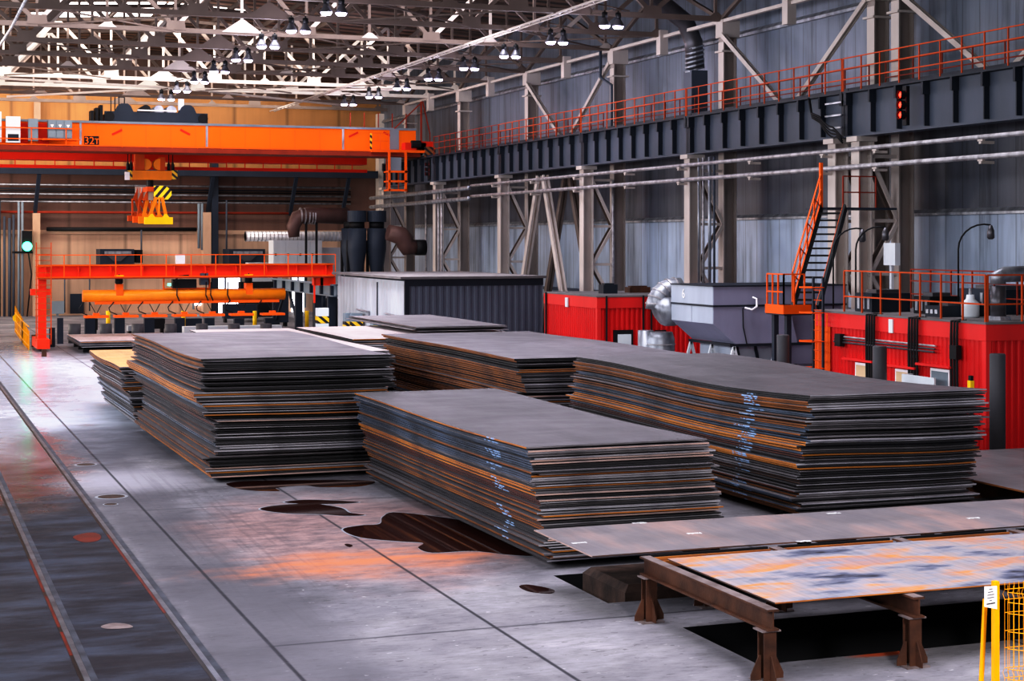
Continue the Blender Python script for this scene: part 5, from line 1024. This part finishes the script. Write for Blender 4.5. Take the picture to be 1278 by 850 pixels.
# suspended hook frame and magnet grab
HY = 107.0
def W(px, py, Y=HY): a = aty(px, py, Y); return a[0], a[2]
hk = thing('hook_traverse', (W(187, 225)[0], HY, W(187, 225)[1]), 'orange-brown rotating hook frame hanging beneath the crane trolley', 'hook frame')
a, b_ = W(164, 213), W(213, 225); MB().box(a[0], b_[0], HY-0.5, HY+0.5, b_[1], a[1]).build('cross_beam', 'amber', hk)
for p0, p1 in ((157, 164), (213, 220)): a, b_ = W(p0, 215), W(p1, 225); MB().box(a[0], b_[0], HY-0.5, HY+0.5, b_[1]+0.05, a[1]+0.1).build('hazard_end', 'hazard_small', hk)
for px in (181, 198): x, z = W(px, 205.5); MB().tube([(x, HY-0.35, z), (x, HY+0.35, z)], 0.36, 16).build('sheave', 'amber', hk, True)
a, b_ = W(170, 196), W(205, 213); MB().box(a[0]-0.1, a[0]+0.45, HY-0.4, HY+0.4, b_[1], a[1]+0.4).build('cheek_plate', 'rail_orange', hk); MB().box(b_[0]-0.3, b_[0], HY-0.4, HY+0.4, b_[1], a[1]).build('cheek_plate', 'rail_orange', hk)
for px in (159, 163, 210, 215): x = W(px, 200)[0]; MB().lathe((x, HY-0.2, W(0, 213)[1]), [(0, 0.1), (0.5, 0.1), (0.7, 0.03), (1.2, 0.03)], 8).build('rope_socket', 'black', hk, True)
x, z = W(157.5, 221); MB().box(x-0.16, x+0.14, HY-0.6, HY-0.5, z-0.2, z+0.3).build('white_lamp_box', 'sign_white', hk)
x, z = W(187, 229); MB().tube([(x, HY, z-0.4), (x, HY, z+0.3)], 0.22, 10).build('swivel', 'black', hk)
mg = thing('magnet_grab', (W(190, 280)[0], HY, W(190, 280)[1]), 'yellow and orange magnet grab with striped head below the hook frame', 'magnet grab')
a, b_ = W(187, 233), W(208, 250)
MB().poly([(a[0], HY-2.0, a[1]), (b_[0]-0.35, HY-2.0, a[1]), (b_[0], HY-2.0, a[1]-0.3), (b_[0], HY-2.0, b_[1]), (a[0], HY-2.0, b_[1])], (0, 0.3, 0)).build('striped_head', 'hazard', mg)
x_, z_ = W(187, 242); MB().box(x_-0.4, x_+0.4, HY-1.7, HY+2.2, z_+0.1, z_+0.4).build('spine', 'rail_orange', mg)
for k, (px, dy) in enumerate(((184, -1.0), (178, 0.3), (171, 1.7))):
    x = W(px, 242, HY+dy)[0]; a1 = W(px, 233, HY+dy)[1]; b1 = W(px, 250, HY+dy)[1]
    MB().box(x-0.1, x+0.35, HY+dy-0.1, HY+dy+0.1, b1, a1).build('side_plate', 'cream', mg); MB().poly([(x-0.3, HY+dy-0.12, b1), (x+0.02, HY+dy-0.12, b1), (x+0.02, HY+dy-0.12, a1-0.1)], (0, 0.1, 0)).build('cheek', 'rail_orange', mg)
for k, (p0, p1, py0, py1, dy, c_) in enumerate(((180.5, 215.5, 271, 280, -2.0, 'yellow'), (173, 184, 270, 279, -0.6, 'amber'), (166, 176, 270, 278, 0.8, 'orange'), (159.5, 168, 269, 276, 2.2, 'rail_orange'))):
    a1, b1 = W(p0, py0, HY+dy), W(p1, py1, HY+dy); xw = b1[0] if k == 0 else a1[0]+1.7
    b0 = MB().box(a1[0], xw, HY+dy-0.12, HY+dy+0.25, b1[1], a1[1]).build('magnet_bar', c_, mg)
    for q in (0.25, 0.75): xx = a1[0]+(xw-a1[0])*q; MB().poly([(xx-0.2, HY+dy-0.1, a1[1]), (xx+0.2, HY+dy-0.1, a1[1]), (xx+0.06, HY+dy-0.1, a1[1]+0.2), (xx-0.06, HY+dy-0.1, a1[1]+0.2)], (0, 0.2, 0)).build('lug', c_, b0)
    xc = (a1[0]+xw)/2; zt_ = W(190, 249)[1]
    for s in (-0.55, 0, 0.45): MB().bar((x_+0.3+s*0.35-(k*0.3 if k else 0), HY+dy, zt_+0.1), (xc+s, HY+dy, a1[1]+0.05), 0.1, 0.2).build('hanger_arm', 'amber' if k < 2 else 'rail_orange', mg)
solo(MB().tube([(x_, HY, W(187, 234)[1]), (x_, HY, W(187, 226)[1])], 0.12, 10), 'hook_shank', 'black', 'short black shank joining hook frame and magnet grab', 'shank')
# ------------------------------------------------------------------ back wall
def Z(px, py, Y=124.6): a = aty(px, py, Y); return a[0], a[2]
for k, (p0, p1, t0_, c_) in enumerate(((41, 50, 266, 'beige'), (253, 263, 265, 'beige'), (264, 272, 190, 'navy'), (472, 480, 142, 'cream_white'), (43, 51, 125, 'beige'))):
    a = Z(p0, t0_, 124.2)[0]; b_ = Z(p1, t0_, 124.2)[0]; zt_ = Z(p0, t0_, 124.2)[1]
    if k == 4: MB0 = MB().box(a, b_, 124.4, 124.95, 11.6, 15.3)
    else: MB0 = MB().box(a, b_, 124.0, 124.95, 0, zt_)
    solo(MB0, 'wall_post', c_, ('beige post on the back wall at the red gantry ladder', 'beige post on the back wall behind the gantry middle', 'dark steel post beside the middle beige back-wall post', 'pale tall post in the right corner of the back wall', 'short beige post high on the back wall above the crane')[k], 'post')
g_ = thing('wall_walkway', (15, 123, 9.7), 'dark steel walkway beam across the back wall under the crane', 'walkway')
za = Z(200, 212)[1]; zb_ = Z(200, 220)[1]; MB().box(3, WX-0.7, 123.2, 123.5, zb_, za).build('main_beam', 'navy', g_); MB().box(3, WX-0.7, 123.2, 124.8, za, za+0.08).build('deck', 'girder_dark', g_)
for px in (47, 262, 365, 430): x = Z(px, 220)[0]; MB().bar((x, 123.3, zb_), (x-0.2, 124.6, zb_-2.8), 0.25, 0.2).build('knee_brace', 'navy', g_)
for k, (py, r_, c_, nm) in enumerate(((231, 0.07, 'silver', 'silver'), (236, 0.06, 'girder_dark', 'thin dark'), (239, 0.06, 'black', 'black'), (242.5, 0.07, 'silver', 'silver'), (252, 0.07, 'silver', 'silver'), (249, 0.06, 'black', 'black'), (265, 0.09, 'rail_red', 'dull red'), (286, 0.14, 'black', 'thick black'))):
    z = Z(100, py)[1]; x0, x1 = (6.5, WX-2.5) if k != 7 else (Z(58, 286)[0], Z(245, 286)[0])
    solo(MB().tube([(x0, 124.55, z), (x1, 124.55, z)], r_, 8), 'wall_pipe', c_, '%s pipe running across the back wall, %s down from the walkway' % (nm, ordw(k+1)), 'pipe', None, True)
for k, (px, yt, yb_, r_) in enumerate(((23, 252, 395, 0.09), (27.5, 252, 395, 0.09), (5, 270, 405, 0.09), (11.5, 272, 405, 0.11), (16.5, 268, 405, 0.09), (247, 254, 310, 0.1), (251, 254, 312, 0.1), (175.5, 287, 325, 0.06), (281.5, 250, 328, 0.07), (80, 345, 390, 0.05), (111, 345, 388, 0.05), (-3, 250, 405, 0.2))):
    x, zt_ = Z(px, yt); zb1 = Z(px, yb_)[1]
    solo(MB().tube([(x, 124.2, zb1), (x, 124.2, zt_)], r_, 8), 'riser_pipe', ('grey_cab' if k in (0, 1, 5, 6) else 'girder') if r_ > 0.08 else 'girder', 'vertical %s pipe on the back wall, %s' % ('silver' if r_ > 0.08 else 'thin grey', ('left of a pair near the green light', 'right of a pair near the green light', 'leftmost thin one by the picture edge', 'thick one near the left edge', 'bent-topped one near the left edge', 'left of a short pair behind the gantry', 'right of a short pair behind the gantry', 'below the thick black pipe', 'down beside the dark post', 'left of the dark door', 'right of the dark door', 'at the very edge of view')[k]), 'pipe', None, True)
# traffic light, doors, openings
x, z = Z(34, 307.5, 123.5); t_ = thing('signal_light', (x, 123.5, z), 'glowing green signal lamp on the back wall at far left', 'signal light')
MB().box(x-0.35, x+0.35, 123.6, 123.8, z-0.4, z+1.1).build('backboard', 'black', t_); MB().tube([(x, 123.45, z), (x, 123.6, z)], 0.33, 16).build('lens', 'green_glow', t_); MB().box(x-1.0, x+0.4, 123.8, 123.95, z-0.5, z-0.35).build('bracket', 'black', t_); MB().tube([(x+0.1, 123.7, z-0.5), (x+0.3, 123.7, z-2), (x, 123.7, z-5)], 0.05, 5).build('cable', 'cable', t_, True)
a = Z(88, 367); b_ = Z(105, 367); struct(MB().box(a[0], b_[0], 124.85, 124.98, 0, a[1]), 'door_1', 'navy')
for k, (p0, p1, py) in enumerate(((263, 300, 344), (365, 380, 344), (243, 263, 368))):
    a = Z(p0, py); b_ = Z(p1, py); struct(MB().box(a[0], b_[0], 124.8, 124.97, 0.0 if k < 2 else 0.6, a[1]), 'window_%d' % (k+3), 'door_glow')
    x = (a[0]+b_[0])/2; fr = MB().box(x-0.06, x+0.06, 124.7, 124.8, 0.3, a[1]).box(a[0]-0.15, a[0], 124.7, 124.8, 0.3, a[1]+0.1).box(b_[0], b_[0]+0.15, 124.7, 124.8, 0.3, a[1]+0.1).box(a[0]-0.15, b_[0]+0.15, 124.7, 124.8, a[1], a[1]+0.12); struct(fr, 'trim_%d' % (k+8), 'grey_cab')
a = Z(50, 393, 124.85); b_ = Z(262, 393, 124.85); struct(MB().box(a[0], b_[0], 124.7, 124.98, a[1]-0.25, a[1]+0.05), 'trim_12', 'beige')
# heaters, cabinets, ducts in the far right corner
for k, (p0, p1) in enumerate(((125, 167.5), (286, 331))):
    a = Z(p0, 311, 121.5); b_ = Z(p1, 331, 121.5); t_ = thing('fan_heater', (a[0], 121.5, b_[1]), 'dark boxed fan heater above the red gantry, %s one' % ('left', 'right')[k], 'heater', 'fan heaters on the back wall')
    MB().box(a[0], b_[0], 121.5, 124, b_[1], a[1]).build('casing', 'navy', t_); MB().box(a[0]+0.3, b_[0]-0.2, 121.44, 121.5, a[1]-0.35, a[1]-0.15).build('top_grille', 'silver', t_); xc = (a[0]+b_[0])/2
    MB().poly([(xc-0.7, 121.42, a[1]-0.45), (xc+0.7, 121.42, a[1]-0.45), (xc+0.25, 121.42, a[1]-0.85), (xc-0.25, 121.42, a[1]-0.85)], (0, 0.05, 0)).build('motor', 'duct_dark', t_)
    MB().box(a[0]-0.2, b_[0], 121.6, 124.8, b_[1]-0.15, b_[1]).build('shelf_bracket', 'girder', t_)
a = Z(170, 312, 122); b_ = Z(178, 328, 122); solo(MB().box(a[0], b_[0], 122, 124.4, b_[1], a[1]).box(a[0]+.1, b_[0]-.1, 121.95, 122, b_[1]+.1, a[1]-.1), 'equipment_box', 'black', 'narrow black box right of the left fan heater', 'box')
YB = 112.0
def V(px, py, Y=YB): a = aty(px, py, Y); return a[0], a[2]
a = V(341, 300); b_ = V(402, 330); t_ = thing('control_cabinet', (a[0], YB, 0), 'white four-door cabinet above the right end of the red gantry', 'cabinet')
MB().box(a[0], b_[0], YB, YB+1.5, b_[1]-0.3, a[1]).build('body', 'white_cab', t_); w4 = (b_[0]-a[0])/4
for k in range(4): d_ = MB().box(a[0]+k*w4+0.03, a[0]+(k+1)*w4-0.03, YB-0.04, YB, b_[1], a[1]-0.06).build('door', 'white_cab', t_); MB().box(a[0]+k*w4+0.1, a[0]+k*w4+0.22, YB-0.07, YB-0.04, b_[1]+0.6, b_[1]+0.75).build('latch', 'black', d_)
for px in (345, 398): x = V(px, 300)[0]; MB().box(x-0.15, x+0.15, YB+0.3, YB+0.6, 0, b_[1]-0.3).build('leg', 'navy', t_)
a = V(402, 309, YB+1.6); b_ = V(434, 345, YB+1.6); solo(MB().box(a[0], b_[0], YB+1.6, YB+3, 0, a[1]).box(a[0]+0.1, b_[0]-0.1, YB+1.57, YB+1.6, a[1]-2, a[1]-1.9), 'equipment_cabinet', 'white_cab', 'plain pale cabinet between the four-door cabinet and cyclones', 'cabinet')
a = V(310, 346, YB+3); b_ = V(352, 410, YB+3); solo(MB().box(a[0], b_[0], YB+3, YB+4, 0, a[1]+1).box(a[0]+1.8, a[0]+1.9, YB+2.97, YB+3, 1, a[1]), 'equipment_cabinet', 'white_cab', 'large pale cabinet low behind the amber lifting beam', 'cabinet')
z = Z(350, 295, 119)[1]; x0 = Z(306, 295, 119)[0]; x1 = Z(432, 295, 119)[0]
t_ = thing('ventilation_duct', (x0, 119, z), 'bright silver spiral duct running along the back wall', 'duct')
MB().tube([(x0, 119, z), (x1+1, 119, z)], 0.36, 16).build('duct_run', 'duct_bright', t_, True)
for k in range(26): x = x0+(x1-x0)*k/26; MB().tube([(x, 119, z), (x+0.04, 119, z)], 0.38, 16).build('spiral_ring', 'pipe_silver', t_)
YD = 108.0
t_ = thing('extraction_duct', aty(400, 270, YD), 'brown lagged duct with pale rings leading into the cyclones', 'duct')
p = [aty(px, py, YD) for px, py in ((367, 296), (366, 283), (371, 272), (382, 268), (434, 270))]; MB().tube(p, [0.35, 0.45, 0.5, 0.5, 0.55], 16).build('duct_run', 'duct_brown', t_, True)
for px in (374, 379, 384, 388, 391): a = aty(px, 270-(px-388)*-0.05, YD); MB().tube([(a[0], YD, a[2]), (a[0]+0.08, YD, a[2])], 0.54, 16).build('clamp_ring', 'pipe_silver', t_)
for px in (382, 395): a = aty(px, 276, YD); b_ = aty(px, 298, YD); MB().box(a[0]-0.07, a[0]+0.07, YD-0.05, YD+0.05, b_[2]-3, a[2]).build('support_post', 'black', t_)
for k, (px, dY) in enumerate(((445.5, 0), (470, 0), (438, 3.0))):
    Yc = 104.0+dY; s_ = Yc/(CS-(px-639)/F*SN)/F; a = aty(px, 340, Yc); zt_ = H+(300-262)*s_; rr_ = 11.8*s_
    t_ = thing('dust_cyclone', (a[0], Yc, 0), 'dark grey dust cyclone, %s' % ('left of the front pair behind the shed', 'right of the front pair behind the shed', 'rear one partly hidden at left')[k], 'cyclone', 'dust cyclones behind the shed')
    zc = lambda py: H+(300-py)*s_
    MB().lathe((a[0], Yc, 0), [(0.4, rr_*0.35), (zc(338), rr_*0.68), (zc(312), rr_), (zc(285), rr_)], 24).build('cone_body', 'navy', t_, True)
    MB().lathe((a[0], Yc, 0), [(zc(285), rr_*0.8), (zc(277), rr_*0.8)], 24).build('neck', 'black', t_, True); 
    if k < 2: MB().lathe((a[0], Yc, 0), [(zc(277), rr_*1.02), (zc(263), rr_*1.02)], 24).build('cap', 'navy', t_)
    for sx in (-1, 1): MB().box(a[0]+sx*rr_*0.8-0.08, a[0]+sx*rr_*0.8+0.08, Yc+0.3, Yc+0.5, 0, zc(300)).build('support_leg', 'black', t_)
t_ = thing('extraction_duct', aty(500, 300, 103), 'dark brown duct dropping from the cyclones to the side wall', 'duct')
p = [aty(px, py, 103) for px, py in ((484, 290), (500, 294), (506, 302), (508, 308), (522, 309))]; MB().tube(p, [0.5, 0.6, 0.62, 0.6, 0.4], 14).build('duct_run', 'duct_brown', t_, True); a = aty(524, 309, 103); MB().tube([(a[0]-0.3, 103, a[2]), (a[0]+0.35, 103, a[2])], 0.5, 16).build('end_flange', 'black', t_, True)
# ------------------------------------------------------------------ posts and clutter at the far floor
for k, px in enumerate((112, 149, 186, 224, 261, 298, 336)):
    a = aty(px, 397, 95); solo(MB().box(a[0]-0.27, a[0]+0.27, 94.8, 95.2, 0, a[2]), 'steel_post', 'navy', 'square dark blue steel post beyond the stacks, %s from the left' % ordw(k+1), 'post', 'square posts beyond the stacks')
for k, px in enumerate((93, 132, 172, 213, 252, 292, 332)):
    a = aty(px, 404, 91); solo(MB().lathe((a[0], 91, 0), [(0, 0.32), (a[2], 0.32)], 14), 'round_bollard', 'bollard', 'short round grey bollard beyond the stacks, %s from the left' % ordw(k+1), 'bollard', 'round bollards beyond the stacks', True)
for k, (px, pt, pbm, w) in enumerate(((65, 409, 433, 0.14), (75, 397, 429, 0.15), (55, 436, 445, 0.11), (42, 418, 433, 0.10))):
    g0 = fl(px, pbm); a = aty(px, pt, g0[1]); solo(MB().box(g0[0]-w, g0[0]+w, g0[1]-w, g0[1]+w, 0, a[2]), 'steel_post', 'navy' if k < 2 else 'rust', ('shorter dark square post right of the gantry leg', 'taller dark square post right of the gantry leg', 'stubby rusty post at the foot of the gantry ladder', 'dark red stub left of the gantry leg')[k], 'post')
t_ = thing('mesh_fence', fl(22, 425), 'far yellow mesh fence with a round disc sign at left edge', 'fence')
pts = [fl(19, 415), fl(28, 428), fl(36, 437)]
for i in range(2):
    p, q = Vector(pts[i]), Vector(pts[i+1]); h0 = 1.55-i*0.35
    for s in range(7): a = p+(q-p)*s/6; MB().bar(a, a+Vector((0,0,h0-s*0.04)), 0.05, 0.05).build('post' if s in (0, 6) else 'wire', 'fence_yellow', t_)
    for z in (0.2, 0.7, 1.15): MB().bar(p+Vector((0,0,z)), q+Vector((0,0,z)), 0.03, 0.05).build('horizontal_wire', 'fence_yellow', t_)
a = aty(21, 397, pts[0][1]-0.2); MB().tube([(a[0], a[1], a[2]), (a[0], a[1]+0.05, a[2])], 0.24, 20).build('disc_sign', 'yellow', t_)
for k, (px, py) in enumerate(((135, 400), (229, 395), (318, 400), (374, 400), (258+125, 400))):
    a = aty(px, 388, 97); solo(MB().tube([(a[0], 97, 0), (a[0], 97, a[2])], 0.12, 8), 'yellow_post', 'yellow', 'slim yellow post beyond the stacks, %s from the left' % ordw(k+1), 'post', 'yellow posts beyond the stacks', True)
a = aty(72, 383, 123); solo(MB().box(a[0]-0.45, a[0]+0.45, 123, 123.4, a[2]-0.5, a[2]+0.4).box(a[0]-0.08, a[0]+0.08, 123.1, 123.3, 0, a[2]-0.5), 'switch_box', 'grey_cab', 'grey switch box on a post near the dark back door', 'box')
for k, (p0, p1, py0, py1, Y_, c_) in enumerate(((160, 182, 407, 413, 97, 'shed_light'), (108, 122, 398, 415, 99, 'black'), (186, 206, 398, 413, 99, 'black'), (228, 252, 398, 412, 99, 'navy'), (298, 352, 407, 412, 93, 'white_cab'), (230, 300, 408, 412, 93.5, 'white_cab'), (280, 322, 380, 405, 110, 'navy'), (345, 360, 355, 412, 104, 'navy'), (300, 352, 352, 412, 112, 'black'))):
    a = aty(p0, py0, Y_); b_ = aty(p1, py1, Y_); t_ = thing('machine_frame', (a[0], Y_, 0), ('pale low block', 'black machine stand', 'black machine stand', 'dark blue machine stand', 'white low skirting block', 'white low table edge', 'dark blue machine', 'dark column stand', 'dark machinery')[k]+' far beyond the stacks, '+('behind the flat stack', 'behind the left bollard', 'behind the third square post', 'behind the fourth square post', 'before the bright doorway', 'left of the doorway foot', 'inside the lifting beam view', 'left of the trestle', 'below the white cabinet')[k], 'machine')
    MB().box(a[0], b_[0], Y_, Y_+0.8, 0.25, a[2]).build('body', c_, t_); MB().box(a[0]+0.05, a[0]+0.2, Y_+.1, Y_+0.7, 0, 0.25).build('foot', 'black', t_); MB().box(b_[0]-0.2, b_[0]-0.05, Y_+.1, Y_+0.7, 0, 0.25).build('foot', 'black', t_)
# hanging festoon line at the upper left
solo(MB().tube([aty(36, -8, 66), aty(14, 35, 74), aty(-4, 62, 80)], 0.07, 6), 'roof_pipe', 'pipe_silver', 'thin pale pipe slanting under the trusses at the upper left', 'pipe', None, True)
# ------------------------------------------------------------------ camera and view
cd = bpy.data.cameras.new('camera'); cam = bpy.data.objects.new('camera', cd); C.objects.link(cam)
cam.location = (0, 0, H); cam.rotation_euler = (R(90), 0, -TH)
cd.sensor_width = 36; cd.lens = F/1278*36; cd.shift_y = -(425-300)/1278.0; cd.clip_end = 400; cd.clip_start = 0.5
bpy.context.scene.camera = cam
w = bpy.data.worlds.new('world'); bpy.context.scene.world = w; w.use_nodes = True
w.node_tree.nodes['Background'].inputs[0].default_value = (0.5, 0.55, 0.65, 1); w.node_tree.nodes['Background'].inputs[1].default_value = 0.3
sc = bpy.context.scene
sc.view_settings.view_transform = 'Standard'; sc.view_settings.look = 'None'; sc.view_settings.exposure = 0.0
sc.view_settings.use_curve_mapping = True
cv = sc.view_settings.curve_mapping; cc_ = cv.curves[3]
for x_, y_ in ((0.05, 0.028), (0.2, 0.165), (0.45, 0.49), (0.75, 0.88)): cc_.points.new(x_, y_)
cv.update()
sc.cycles.max_bounces = 5; sc.cycles.diffuse_bounces = 3; sc.cycles.glossy_bounces = 3; sc.cycles.sample_clamp_indirect = 4
